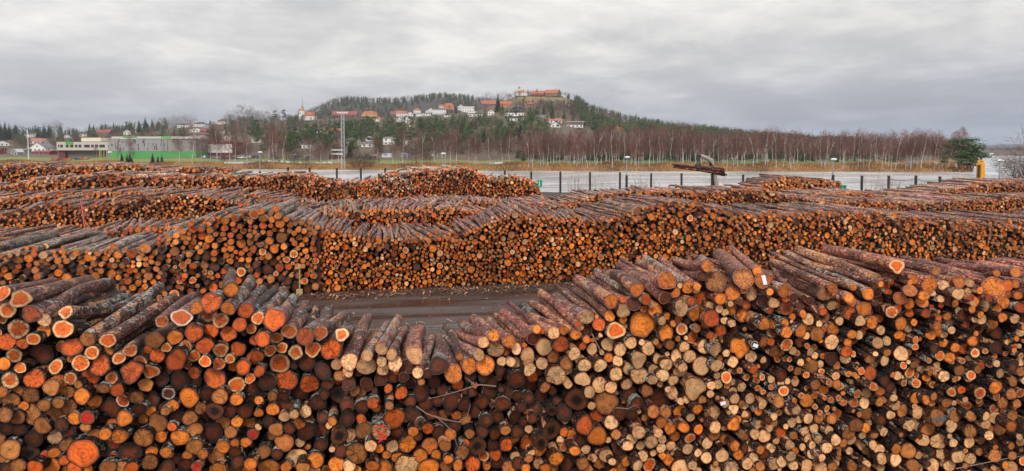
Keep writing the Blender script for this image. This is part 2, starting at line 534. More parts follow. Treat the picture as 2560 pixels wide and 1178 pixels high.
def build_water():
    m, nt, b = new_mat('river_water')
    pos = N(nt, 'ShaderNodeNewGeometry').outputs['Position']
    n1 = N(nt, 'ShaderNodeTexNoise', {'Vector': pos, 'Scale': 0.5, 'Detail': 6.0, 'Roughness': 0.65}).outputs[0]
    n2 = N(nt, 'ShaderNodeTexNoise', {'Vector': pos, 'Scale': 0.035, 'Detail': 4.0, 'Roughness': 0.55}).outputs[0]
    bump = N(nt, 'ShaderNodeBump', {'Strength': 0.5, 'Distance': 1.0, 'Height': n1})
    nt.links.new(bump.outputs[0], b.inputs['Normal'])
    st = N(nt, 'ShaderNodeVectorMath', {0: pos, 1: (0.12, 1.0, 1.0)}, operation='MULTIPLY').outputs[0]
    n3 = N(nt, 'ShaderNodeTexNoise', {'Vector': st, 'Scale': 0.35, 'Detail': 7.0, 'Roughness': 0.7}).outputs[0]
    c = MIX(nt, SS(nt, M_(nt, 'ADD', M_(nt, 'MULTIPLY', n2, 0.5), M_(nt, 'MULTIPLY', n3, 0.5)), 0.40, 0.60), (0.30, 0.31, 0.325), (0.72, 0.725, 0.73))  # pale streaks paint the sky's reflection on the waves into the base colour
    nt.links.new(c, b.inputs['Base Color'])
    nt.links.new(M_(nt, 'ADD', M_(nt, 'MULTIPLY', n3, 0.2), 0.02), b.inputs['Roughness'])
    b.inputs['IOR'].default_value = 1.33
    b.inputs['Specular IOR Level'].default_value = 0.9
    pts = []
    for px, d in ((-1600, 70), (4200, 70), (4200, 5200), (-1600, 5200)):
        P = HEAD * d + RIGHT * ((px - 1280) / F * d)
        pts.append((P[0], P[1], WATER_Z))
    o = MB().poly(pts, [(0, 1, 2, 3)]).build('river_water', m)
    tag(o, 'grey rippled river behind the log yard', kind='structure')


def build_road():
    m, nt, b = new_mat('wet_asphalt')
    pos = N(nt, 'ShaderNodeNewGeometry').outputs['Position']
    st = N(nt, 'ShaderNodeVectorMath', {0: pos, 1: (0.12, 1.0, 1.0)}, operation='MULTIPLY').outputs[0]
    n1 = N(nt, 'ShaderNodeTexNoise', {'Vector': st, 'Scale': 0.9, 'Detail': 7.0, 'Roughness': 0.6}).outputs[0]
    n2 = N(nt, 'ShaderNodeTexNoise', {'Vector': pos, 'Scale': 9.0, 'Detail': 8.0, 'Roughness': 0.75}).outputs[0]
    c = MIX(nt, SS(nt, n1, 0.35, 0.65), (0.032, 0.021, 0.018), (0.085, 0.062, 0.055))
    c = MIX(nt, SS(nt, n2, 0.62, 0.72), c, (0.10, 0.055, 0.035))
    nt.links.new(c, b.inputs['Base Color'])
    nt.links.new(M_(nt, 'ADD', M_(nt, 'MULTIPLY', SS(nt, n1, 0.4, 0.62), 0.45), 0.22), b.inputs['Roughness'])
    bump = N(nt, 'ShaderNodeBump', {'Strength': 0.25, 'Distance': 0.02, 'Height': n2})
    nt.links.new(bump.outputs[0], b.inputs['Normal'])
    xs = np.linspace(-32, 55, 60)
    V, q = [], []
    for i, x in enumerate(xs):
        e = 0.18 * math.sin(x * 1.3) + 0.1 * math.sin(x * 3.7)
        V += [(x, 20.6 + e * 0.3, 0.004), (x, 29.7 + e + 0.012 * x, 0.004)]
        if i:
            q.append((2 * i - 2, 2 * i, 2 * i + 1, 2 * i - 1))
    o = MB().poly(V, q).build('road', m)
    tag(o, 'wet dark asphalt road between the log piles', kind='structure')
    # a sunk steel edge rail runs along the near side of the road
    o = MB().box((6, 24.35, 0.03), (60, 0.09, 0.06)).box((6, 24.12, 0.02), (60, 0.05, 0.04)).build('kerb_rail', plain('dull_steel', (0.16, 0.14, 0.13), 0.35, 0.3, 3.0))
    tag(o, 'dull steel edge rail lying along the near side of the wet road', 'rail')


build_ground()
build_water()
build_road()

# ------------------------------------------------------------------ logs of the front heap, read off the photograph: x, y, radius, look [, far end x, y]
# look: R orange heart in a pale ring, r red-orange, g golden, t tan, p pale, b dark wet brown, k hollow; f fluted outline, w white rim
Z1 = """10,205,40,R,290,125;112,235,50,Rf,480,110;40,297,45,R;172,318,46,rf,560,160;242,350,36,p,600,130;360,308,36,R,760,205;345,400,50,Rf,540,330;478,455,42,t,870,150;590,462,42,R,940,215;
886,358,34,R,1060,200;993,337,50,Rfw,1070,230;1155,255,54,rf,1290,180;1265,185,40,g,1268,75;1075,285,35,g,1200,190;1247,287,38,g,1370,110;1345,300,40,rf,1395,210;712,518,36,R,850,420;845,460,46,tf,940,390;
38,470,48,rf;100,400,56,Rf;125,480,30,r;182,455,38,R;242,408,38,g;230,532,56,bf;78,545,42,R;22,590,36,g;110,612,32,R;395,500,50,rf,520,440;503,530,38,R;588,522,33,t;440,587,47,R;305,606,40,R;262,628,42,g;55,680,47,R;188,672,54,rf;385,670,36,R;328,685,38,r;548,600,56,rf;650,560,34,R;493,665,52,rf;612,668,34,R;765,580,36,R;720,635,62,rf;825,632,42,R;910,502,28,R;860,545,42,r;956,447,42,g;1060,422,48,rf;1013,497,36,R;1155,412,42,rf;1250,425,46,rf;1207,353,42,R;1312,375,40,rf;1375,400,28,R;1120,493,46,rf;1062,547,34,R;1207,515,42,R;1303,510,42,rf;1122,577,35,R;1258,563,28,R;1198,590,35,R;965,570,58,rf;915,622,32,b;985,680,52,bf;1063,640,34,r;1175,668,58,r;1295,705,46,R;1368,670,30,R;1330,610,44,rf;1385,345,24,g;1385,560,40,rf;1395,460,30,rf;
885,678,36,b;797,705,40,t;280,720,46,t;98,740,34,t;168,762,46,t;10,745,30,g;370,745,38,t;428,705,26,t;448,768,44,gh;515,730,28,t;565,725,32,t;642,735,38,r;745,775,40,t;672,792,36,Rw;830,785,40,b;922,753,36,bw;1033,775,58,g;945,820,34,g;1130,755,40,b;1203,770,46,t;1293,787,36,g;1370,795,38,b;60,795,48,t;128,822,28,g;240,818,36,t;318,805,32,t;375,825,42,t;518,797,38,g;610,830,54,bf;760,840,38,b;826,852,28,g;905,850,26,t;1098,835,32,t;1175,850,46,kb;1255,850,38,b;1340,855,38,b;25,870,42,t;92,882,42,t;175,865,50,t;300,868,46,t;408,890,38,g;475,885,44,x;548,905,46,b;680,890,44,g;615,920,34,r;735,930,36,b;860,920,56,tf;968,885,36,b;1040,890,42,t;1110,880,32,b;1222,910,40,t;1298,908,32,g;1360,915,30,g;230,930,48,t;335,925,38,b;468,935,30,t;302,990,40,p;375,970,40,b;40,945,38,b;105,950,36,b;185,1000,50,b;55,1060,58,t;160,1085,48,k;365,1035,38,t;515,985,38,t;575,975,34,g;655,988,42,g;625,1035,25,x;785,995,56,t;880,990,34,g;940,935,26,r;985,995,48,g;1065,955,44,t;1160,970,58,b;1262,965,36,t;1320,960,26,b;1385,975,34,x;925,1035,32,b;1065,1045,48,t;1220,1045,38,g;1285,1025,26,g;1345,1020,30,g;455,1080,80,r;568,1050,46,k;710,1080,60,b;830,1072,34,g;908,1075,32,g;615,1105,30,r;1025,1090,26,g;1110,1085,30,g;1185,1100,46,t;1285,1075,34,b;245,1090,26,x;295,1078,32,g;350,1120,28,r;280,1150,48,g;190,1155,40,r;405,1160,42,r;480,1165,28,g;590,1160,44,t;665,1155,34,t;720,1160,36,r;820,1130,42,t;910,1160,42,b;1015,1140,40,b;1075,1155,32,x;1200,1165,38,g;1300,1130,40,b;1370,1140,36,g;970,1115,26,b;100,1150,40,t;40,1165,40,b"""
Z2 = """10,340,35,R,160,195;100,348,60,rf,185,265;182,412,42,R,265,300;268,440,48,rf,335,340;352,422,40,R,490,310;470,430,38,Rf,520,385;510,580,46,p,610,320;608,545,32,p,720,360;685,510,32,p,780,325;742,540,32,p,825,370;868,543,48,p,900,385;885,640,30,p,965,430;995,600,50,bf,1000,470;1220,542,32,p,1025,430;1245,472,32,p,1095,405;1300,435,34,g,1130,355;1385,468,36,g,1300,400;
35,455,45,r;115,450,34,R;78,518,34,R;142,503,32,R;217,528,40,R;310,510,44,Rf;412,510,58,rf;440,595,30,p;130,588,58,R;10,550,35,rf;18,630,32,r;280,585,46,b;365,630,46,b;605,603,48,p;505,630,32,p;688,580,28,p;695,620,34,p;762,592,38,p;830,605,40,b;1080,645,50,g;1170,600,46,gf;1255,600,52,g;1310,508,46,p;1345,577,28,p;1395,580,26,p;1335,632,28,b;1385,655,30,b;
60,690,48,b;165,680,62,r;292,700,54,r;390,705,32,b;455,655,30,t;505,700,36,b;605,705,36,b;680,680,34,b;748,665,34,b;808,665,28,b;905,690,20,t;940,645,26,b;975,690,34,b;455,755,48,kb;240,745,46,b;150,770,32,b;88,770,32,t;165,815,36,b;15,790,24,g;92,840,36,g;340,800,44,b;372,760,30,b;500,820,42,b;580,825,38,b;640,805,34,r;735,785,24,t;795,750,36,r;905,745,48,b;1022,740,32,b;845,795,34,b;930,815,40,b;730,820,24,t;1072,795,50,b;1140,815,38,b;1180,745,30,b;1245,670,26,b;1285,690,36,b;1280,740,40,b;1380,750,36,b;1240,800,36,b;1350,810,42,b;1200,850,34,b;155,880,30,p;208,868,28,p;68,905,36,b;15,860,25,g;235,920,34,g;110,950,40,t;180,945,34,b;365,885,32,b;418,905,26,g;500,895,40,b;575,893,30,r;355,960,46,b;455,985,48,k;275,960,52,b;755,892,62,r;682,965,48,pf;860,870,44,bf;898,920,32,k;940,945,34,r;1000,965,38,b;960,870,34,b;660,915,30,b;590,955,46,t;525,985,42,p;860,962,30,g;770,965,34,b;885,990,26,b;1080,940,40,b;1065,975,34,g;1145,1025,28,r;1130,1075,40,t;1210,1040,50,k;1260,900,36,b;1240,960,36,b;1320,880,36,b;1365,955,30,t;1370,1035,38,r;155,1020,52,t;40,1075,40,t;115,1085,32,b;220,1105,58,p;325,1120,46,g;355,1035,38,b;465,1070,36,b;550,1080,62,t;628,1040,34,p;675,1055,26,g;745,1045,38,p;830,1030,50,g;950,1040,46,g;1035,1040,34,t;715,1090,26,g;775,1105,32,g;900,1095,40,g;985,1090,32,g;640,1150,36,g;560,1015,30,b;705,1160,40,g;510,1150,36,p;440,1140,44,g;70,1160,58,t;165,1155,30,g;825,1150,70,pf;945,1165,60,g;1040,1150,36,t;1052,1115,28,g;1105,1145,30,g;1185,1140,44,r;1265,1155,22,g;1310,1090,32,r;1320,1130,36,b;1385,1160,40,t;1300,1040,30,b;255,1165,40,t"""
Z3 = """126,455,22,g,-20,440;213,474,32,p,20,385;265,460,24,g,45,350;325,485,26,g,105,310;335,430,18,r,165,285;380,395,36,p,225,270;443,432,32,r,300,285;497,388,28,g,320,248;505,312,36,g,355,190;565,303,20,r,440,212;618,325,36,b,500,240;636,254,36,g,445,160;782,295,32,b,570,145;790,207,46,gf,660,150;898,243,32,g,675,80;943,238,20,g,760,85;997,134,30,g,830,88;968,183,26,b,860,135;1038,214,52,t,960,75;1178,195,56,t,1050,45;1250,158,26,g,1110,22;1272,210,38,g,1170,70;1122,272,40,g,1030,170;
835,272,26,g;683,304,28,r;912,313,26,r;960,295,38,g;1062,300,34,g;1195,330,28,r;1220,272,40,p;1280,310,34,b;1245,330,22,b;1118,350,40,g;1174,385,38,g;730,356,38,g;862,347,42,p;830,325,24,r;935,376,40,g;1010,335,24,p;1056,352,22,p;568,360,36,p;528,462,48,R;665,428,72,gfc;765,412,24,p;848,405,22,r;785,474,44,g;865,454,32,R;940,452,22,t;978,448,28,g;1015,400,44,r;1082,410,22,p;1120,425,24,p;1225,432,32,bR;1285,430,34,g;1062,462,34,r;1135,462,24,b;1180,463,24,b;1083,500,34,p;1207,505,26,p;920,498,34,R;1010,487,20,r;1158,548,56,gl;1235,535,24,kw;1285,520,30,g;
378,466,32,b;380,508,20,g;362,540,22,r;408,556,30,p;488,530,38,p;552,560,34,p;607,525,32,p;695,553,36,p;750,530,24,g;805,535,26,t;878,545,30,p;980,543,38,p;1035,560,34,pf;645,610,44,p;740,605,26,p;837,592,34,p;905,594,34,p;965,642,50,p;1042,640,32,p;1125,622,32,p;785,635,34,p;538,617,30,p;450,640,36,p;318,580,34,p;250,530,44,r;165,545,44,p;80,590,38,p;22,555,28,p;15,625,30,p;90,660,34,p;152,628,32,p;212,594,36,t;278,628,36,t;345,607,26,p;370,640,36,p;225,690,52,pf;360,710,40,p;445,740,44,pf;395,775,32,p;505,750,34,p;530,684,36,p;590,658,28,p;585,735,30,p;648,692,46,p;720,662,30,p;768,690,34,p;718,714,28,p;855,670,34,p;820,715,28,p;815,775,34,p;755,735,18,p;930,755,58,pl;870,650,26,p;1015,742,24,p;1092,700,32,R;1135,670,18,R;1045,690,20,p;1050,735,26,p;1125,775,26,p;1170,750,28,p;1200,775,24,p;1195,700,20,R;1245,715,24,R;1275,700,18,R;1230,660,26,r;1285,625,36,b;1160,665,18,R;1250,755,18,R;1280,775,16,R;
25,710,46,b;95,735,38,b;30,795,30,b;150,790,34,b;85,805,32,b;115,860,38,b;330,815,58,kb;480,830,60,t;595,790,40,b;740,810,62,bf;635,835,36,b;265,880,44,b;175,905,32,b;200,970,50,k;370,945,48,rf;435,1000,52,g;430,895,34,r;550,885,34,b;505,930,36,p;610,890,30,b;625,935,36,g;700,915,34,p;760,930,30,g;720,875,34,t;785,880,30,t;855,870,36,g;945,862,30,g;1020,880,46,p;1135,810,30,p;1180,840,28,p;1280,825,28,p;970,815,22,t;1070,828,14,r;1130,862,28,p;1195,890,26,g;1255,870,26,g;910,905,24,p;1130,940,38,g;950,965,28,g;1035,955,32,p;875,955,32,gk;805,960,32,g;745,985,26,p;645,980,36,p;830,1000,28,g;920,1005,22,g;1085,1015,30,g;1085,955,22,p;1170,990,24,t;1265,945,32,p;1285,1000,38,p;610,1015,32,p;545,1055,36,k;590,1050,28,p;710,1030,34,p;760,1060,26,p;720,1085,20,p;895,1065,30,p;925,1105,28,p;850,1090,26,b;990,1110,30,p;1070,1100,34,p;1155,1095,32,g;1215,1050,34,p;1135,1050,30,g;995,1035,30,p;1230,1110,28,p;1265,1070,24,g;25,980,34,b;75,1040,36,r;148,1035,40,k;205,1050,26,p;265,1050,26,R;265,980,24,r;300,990,28,g;350,1020,36,b;320,1075,28,g;100,1085,18,p;85,1115,24,t;135,1140,28,p;30,1140,34,b;225,1115,40,g;280,1140,38,b;360,1140,34,t;415,1110,22,p;440,1080,18,p;480,1100,36,p;510,1130,20,p;580,1130,26,g;640,1150,28,p;700,1145,36,R;795,1120,34,g;920,1150,24,p;860,1165,50,p;1035,1165,26,p;1120,1165,40,p;1200,1140,34,p;1265,1155,28,t;15,1100,26,p;70,1165,26,g;170,1165,30,g;560,1160,30,t;15,900,34,b;60,930,26,b;105,910,26,b"""
Z4 = """82,258,36,g;183,294,16,b,5,95;290,272,38,t,70,170;330,248,26,g,20,98;437,243,18,g,25,60;545,203,36,p,150,35;657,132,40,Rf,285,30;857,157,24,t,350,35;412,295,28,g,235,215;510,275,34,g,95,55;725,258,32,g,575,215;722,185,14,g;725,215,18,g;892,230,28,p,735,185;830,267,22,p,740,215;972,213,30,g,880,170;1026,219,24,p,960,185;1165,170,18,g,930,172;1262,165,26,g,870,115;1255,222,24,g,1180,205;
1150,240,54,gr,1050,215;1215,275,24,g;1080,258,20,g;1183,307,22,g;1112,325,40,p;1165,358,32,g;1285,345,30,r;605,236,20,r;575,225,18,g;970,275,34,p;880,300,20,p;910,290,20,g;1085,292,16,g;785,315,32,g,690,262;672,298,32,g,590,250;720,325,32,g;723,370,26,r;550,305,38,bR;490,352,40,g;470,413,32,p;630,367,34,R;418,372,34,r;325,335,28,p;95,345,40,bR;10,265,20,g;8,200,18,r;30,322,30,p;12,360,20,r;85,425,26,g;187,437,22,p;205,405,34,p;210,310,22,b;165,335,22,b;130,295,26,b;15,430,26,g;28,470,36,R;95,470,32,g;168,465,36,g;275,385,40,kg;340,400,34,b;330,455,36,g;250,480,42,tf;435,495,42,kp;95,535,38,R;165,520,30,g;15,520,22,r;325,520,42,p;400,570,34,r;560,525,34,p;605,515,26,p;650,525,34,b;530,420,36,gf;570,400,24,g;495,440,22,g;480,470,24,r;575,460,28,p;685,495,22,g;715,450,24,p;710,500,34,r;752,510,22,R;800,470,26,p;830,485,28,g;828,418,22,p;865,410,24,p;878,340,24,r;895,480,26,p;922,427,28,p;935,460,22,p;968,360,20,p;990,385,36,b;1002,477,24,p;1040,352,22,g;1053,405,18,p;1010,430,22,r;1080,375,24,p;1070,452,38,kt;1145,425,34,g;1195,395,28,g;1165,475,32,b;1260,398,22,p;1285,465,30,pf;1290,405,20,g;805,375,26,r;725,415,14,g;
50,600,26,R;147,577,20,R;187,607,20,p;235,547,20,R;200,540,16,R;110,608,16,R;85,607,14,R;325,605,36,b;220,640,42,t;280,592,18,R;450,637,18,R;520,680,40,r;272,670,18,R;195,688,20,R;115,655,18,R;70,690,34,b;65,730,22,p;15,710,22,p;15,750,16,R;100,720,18,p;355,685,20,R;350,640,24,t;410,683,18,R;365,745,24,R;425,740,20,R;310,725,20,R;535,747,24,R;590,690,12,R;690,640,20,R;655,640,30,b;715,575,20,R;750,545,20,R;790,580,24,R;855,540,16,R;1107,567,16,R;1055,575,26,R;1020,605,18,p;990,617,18,R;935,620,16,R;962,573,28,r;1000,555,30,r;875,590,28,R;820,615,16,R;770,657,16,p;765,620,16,r;692,730,18,R;755,690,18,R;755,730,28,R;838,737,20,R;785,770,20,R;875,787,20,R;870,700,22,b;915,752,20,b;985,765,26,r;1035,690,28,R;1085,640,26,r;1128,630,24,R;1165,630,20,p;1215,655,26,R;1200,735,24,R;1080,780,34,R;1130,695,20,p;1075,815,22,R;1150,860,24,R;1200,858,26,R;1250,850,28,R;1165,800,22,R;1225,810,20,R;1210,580,14,R;1255,545,18,R;1290,590,16,R;1265,580,16,p;1280,540,14,p;1290,670,28,t;1285,780,28,R;1225,525,26,p;1160,550,34,b;1050,515,46,b;945,530,36,b;985,815,28,R;935,775,26,R;910,830,28,t;810,785,28,R;755,805,34,g;805,815,26,g;740,845,18,p;640,805,22,p;570,825,28,t;530,820,20,R;500,780,30,p;455,785,24,R;440,830,26,R;500,885,36,t;610,875,44,t;685,870,38,t;763,878,38,p;820,918,32,p;865,905,44,t;955,895,40,t;1030,895,26,t;1155,905,34,p;1245,895,36,t;1020,845,22,bR;1110,885,20,R;80,770,30,R;135,820,18,R;55,825,34,t;15,800,18,R;170,793,18,R;200,755,18,R;240,790,26,R;320,815,18,R;360,805,18,R;290,805,14,R;240,850,16,R;265,880,16,R;300,860,20,R;385,830,20,R;410,890,18,p;475,900,18,p;350,885,28,R;57,880,18,R;110,868,28,p;145,868,26,p;205,910,30,p;122,930,30,p;158,915,22,p;30,900,24,p;235,962,28,p;188,975,28,p;208,1015,28,p;255,1015,26,p;65,985,34,rf;300,1060,32,p;350,1075,28,p;410,985,38,t;345,1020,32,p;310,970,26,p;450,945,38,t;510,930,22,p;570,930,36,b;510,1000,28,pf;475,1035,36,p;535,1045,26,p;590,978,26,p;565,1065,30,p;655,940,32,p;720,945,34,p;760,950,24,p;685,980,34,b;815,965,40,t;790,1020,36,p;870,1025,46,pf;960,975,34,pf;1030,975,36,t;1110,940,28,p;1085,975,24,g;1180,960,38,t;1115,1010,36,g;1240,950,30,g;945,1035,24,p;1025,1030,34,p;970,1105,38,p;1030,1115,36,p;1155,1100,36,t;1150,1040,34,b;1240,1050,22,g;1290,1020,34,p;880,1090,30,p;800,1080,34,p;715,1075,46,t;650,1120,36,p;655,1070,24,p;660,1035,22,p;580,1115,32,p;515,1090,18,p;575,1160,24,p;500,1145,26,p;500,1075,24,p;415,1075,22,p;225,1090,30,p;275,1110,22,p;225,1045,22,p;185,1060,22,p;110,1045,28,p;140,1075,22,g;85,1025,30,p;15,1060,28,p;70,1130,30,p;35,1140,36,p;130,1150,28,p;270,1165,38,p;390,1165,28,p;340,1140,26,p;740,1150,36,t;840,1150,40,p;925,1150,36,p;690,1160,28,p;10,960,20,p;1245,1100,26,t;1080,1055,26,t;1215,1005,20,b"""

LOOK = {  # heart colour, outer wood colour, where the outer wood starts, width of the change
    'R': ((0.86, 0.155, 0.02), (0.90, 0.52, 0.24), 0.70, 0.035), 'r': ((0.78, 0.13, 0.016), (0.26, 0.06, 0.02), 0.84, 0.16), 'g': ((0.95, 0.25, 0.03), (0.55, 0.135, 0.022), 0.82, 0.18),
    't': ((0.56, 0.19, 0.048), (0.34, 0.105, 0.03), 0.80, 0.18), 'p': ((0.98, 0.52, 0.235), (0.88, 0.40, 0.155), 0.80, 0.14), 'b': ((0.17, 0.034, 0.007), (0.04, 0.017, 0.009), 0.62, 0.26),
    'x': ((0.72, 0.035, 0.02), (0.30, 0.10, 0.05), 0.62, 0.12),
    'k': ((0.014, 0.006, 0.004), (0.13, 0.045, 0.016), 0.50, 0.22)}
Y0, L0 = 13.2, 3.85


def front_y(px):                                          # the heap's face swings towards the camera on the right
    return Y0 - 1.95 * float(np.clip((px - 1280) / 1280.0, 0, 1.3)) - 0.45 * float(np.clip((px - 850) / 300.0, 0, 1))


def front_yx(x):
    return Y0 - 1.95 * float(np.clip((x - 2.46) / 8.9, 0, 1.3)) - 0.45 * float(np.clip((x + 1.0) / 2.6, 0, 1))


rng = np.random.default_rng(11)


class Logs:                                               # one growing table of logs
    def __init__(s):
        s.rows = []

    def add(s, P, A, r0, r1, L, look, bark, lichen, flute=0.0, nick=0, tone=1.0):
        s.rows.append((P, A, r0, r1, L, look, bark, lichen, flute, nick, tone))

    def arrays(s, rng):
        n = len(s.rows)
        P = np.array([r[0] for r in s.rows]); A = np.array([r[1] for r in s.rows]); A /= np.linalg.norm(A, axis=1)[:, None]
        r0 = np.array([r[2] for r in s.rows]); r1 = np.array([r[3] for r in s.rows]); L = np.array([r[4] for r in s.rows])
        core = np.zeros((n, 4)); sap = np.ones((n, 4)); bark = np.ones((n, 4)); fl = np.array([r[8] for r in s.rows]); nick = np.array([r[9] for r in s.rows])
        seed = rng.random(n)
        v = 0.46 + 0.66 * rng.random(n); hue = rng.normal(0.0, 0.02, n); v *= np.array([r[10] for r in s.rows])
        for i, r in enumerate(s.rows):
            a, b, q, wd = LOOK[r[5][0]]
            if len(r[5]) > 1 and r[5][1] in LOOK:
                b = tuple(0.5 * (x + y) for x, y in zip(b, LOOK[r[5][1]][0]))
            k = np.array([v[i] * (1 + hue[i]), v[i] * (1 - hue[i]), v[i] * (1 - 1.4 * hue[i])])
            core[i, :3] = np.array(a) * k; sap[i, :3] = np.array(b) * k
            core[i, 3] = q + rng.normal(0, 0.05); sap[i, 3] = wd
            if 'w' in r[5]:
                sap[i, :3] = (0.72, 0.62, 0.52); core[i, 3] = 0.78
            bark[i, :3] = np.array(r[6]) * rng.uniform(0.5, 1.4) * (1 + rng.normal(0, 0.07, 3)); bark[i, 3] = r[7]
        return dict(P=P, A=A, r0=r0, r1=r1, L=L, core=np.clip(core, 0, 1.2), sap=np.clip(sap, 0, 1), bark=np.clip(bark, 0, 1), seed=seed, fl=fl, nick=nick)


def log_geometry(T, ns, nl, rng, rough=0.02):
    """ring vertices of every log: (n, nl, ns, 3) and cap centres"""
    n = len(T['L'])
    th = np.arange(ns) * 2 * np.pi / ns
    rad = np.ones((n, ns))
    for k, amp in ((2, 0.06), (3, 0.042), (4, 0.024), (5, 0.018)):
        rad += (rng.normal(0, amp, (n, 1))) * np.cos(k * th[None] + rng.uniform(0, 6.28, (n, 1)))
    if ns >= 16:
        for k in (3, 5, 7):
            rad += T['fl'][:, None] * rng.uniform(0.3, 1.0, (n, 1)) * np.cos(k * th[None] + rng.uniform(0, 6.28, (n, 1))) * (1.0 if k < 6 else 0.6)
        rad += rng.normal(0, 0.012, (n, ns))
    t = np.linspace(0, 1, nl)
    R = (T['r0'][:, None] + (T['r1'] - T['r0'])[:, None] * t)[:, :, None]
    fade = (1 - 0.75 * sst(t, 0.0, 0.35))[None, :, None]     # flutes and nicks die out along the stem
    prof = 1 + (rad[:, None, :] - 1) * np.where(T['fl'][:, None, None] > 0, fade, 1.0)
    rr = R * prof * (1 + rng.normal(0, rough, (n, nl, ns)))
    rr[:, 0] = R[:, 0] * rad
    A = T['A']
    e1 = np.cross(A, np.array([0, 0, 1.0])); e1 /= np.linalg.norm(e1, axis=1)[:, None]
    e2 = np.cross(e1, A)
    bend = rng.normal(0, 0.014, (n, 1)) * np.sin(np.pi * t)[None] * T['L'][:, None]
    bd = rng.uniform(0, 6.28, n)
    bv = e1 * np.cos(bd)[:, None] + e2 * np.sin(bd)[:, None]
    C = T['P'][:, None] + A[:, None] * (t[None] * T['L'][:, None])[..., None] + bv[:, None] * bend[..., None]
    V = C[:, :, None] + rr[..., None] * (np.cos(th)[None, None, :, None] * e1[:, None, None] + np.sin(th)[None, None, :, None] * e2[:, None, None])
    tilt = rng.normal(0, 0.10, (n, 2))                      # the saw cut is never quite square
    V[:, 0] += A[:, None] * (rr[:, 0] * (tilt[:, :1] * np.cos(th)[None] + tilt[:, 1:] * np.sin(th)[None]))[..., None]
    mid = C[:, 0]
    return V, mid, th


def logs_mesh(name, T, ns, nl, rng, rough=0.02):
    V, mid, th = log_geometry(T, ns, nl, rng, rough)
    n = len(V)
    verts = np.concatenate([V.reshape(n, -1, 3), mid[:, None]], 1)
    per = nl * ns + 1
    base = (np.arange(n) * per)[:, None]
    k = np.arange(ns); k2 = (k + 1) % ns
    side = np.concatenate([np.stack([i * ns + k, i * ns + k2, (i + 1) * ns + k2, (i + 1) * ns + k], 1) for i in range(nl - 1)])
    cap = np.stack([np.full(ns, nl * ns), k2, k], 1)
    back = ((nl - 1) * ns + k)[None]
    f4 = (side[None] + base[:, :, None]).reshape(-1, 4)
    f3 = (cap[None] + base[:, :, None]).reshape(-1, 3)
    fb = (back[None] + base[:, :, None]).reshape(-1, ns)
    uv4 = np.zeros((len(f4) * 4, 2))
    c, s = np.cos(th), np.sin(th)
    uvc = np.stack([np.stack([0 * c, 0 * s], -1), np.stack([c[k2], s[k2]], -1), np.stack([c, s], -1)], 1).reshape(-1, 2)
    uvb = np.stack([c, s], -1)
    uv = np.concatenate([uv4, np.tile(uvc, (n, 1)), np.tile(uvb, (n, 1))])
    rep = np.concatenate([np.repeat(np.arange(n), len(side)), np.repeat(np.arange(n), ns), np.arange(n)])
    midx = np.concatenate([np.zeros(len(f4)), np.ones(len(f3)), np.ones(len(fb))])
    smooth = midx == 0
    return np_mesh(name, verts.reshape(-1, 3), [f4, f3, fb], [M_BARK, M_END], midx, uv,
                   dict(core=T['core'][rep], sap=T['sap'][rep], barkc=T['bark'][rep], seed=T['seed'][rep]), smooth)


def sub(T, idx):
    return {k: v[idx] for k, v in T.items()}


# ---- the front heap
HEROES = [(951.6, 1080.8), (2344.5, 1044.2), (1904.3, 703.0), (1886, 862.6), (1805.2, 1006.4)]   # logs that carry writing or paper slips
TOPX = np.array([(-200, 830), (-60, 790), (0, 760), (60, 765), (170, 800), (270, 870), (360, 855), (450, 800), (530, 770), (580, 750), (690, 805), (740, 815), (810, 845), (870, 915), (930, 915), (1040, 920),
                 (1100, 930), (1140, 895), (1200, 880), (1290, 865), (1380, 810), (1470, 800), (1600, 745), (1700, 715), (1790, 715), (1860, 720), (1960, 745), (2090, 750), (2190, 720), (2260, 690), (2400, 705), (2560, 715), (2700, 720)], float)
front = Logs()
fx = []                                                   # (X, Z, r) of the faces in the front plane
BARK_L, BARK_R = (0.17, 0.056, 0.040), (0.32, 0.108, 0.066)
BARK_IN_SHADE = (0.03, 0.012, 0.008)  # bark deep in the heap: shade of the gaps painted into the colour


def sag(px, py):                                          # in the dip the top layers slope down to the back
    near = 1 - np.clip((py - np.interp(px, TOPX[:, 0], TOPX[:, 1]) - 40) / 70.0, 0, 1)
    return 0.11 * float(near * np.interp(px, [-300, 400, 780, 860, 1330, 1460, 2600], [0.8, 0.6, 0.5, 1, 1, 0.3, 0.3]))


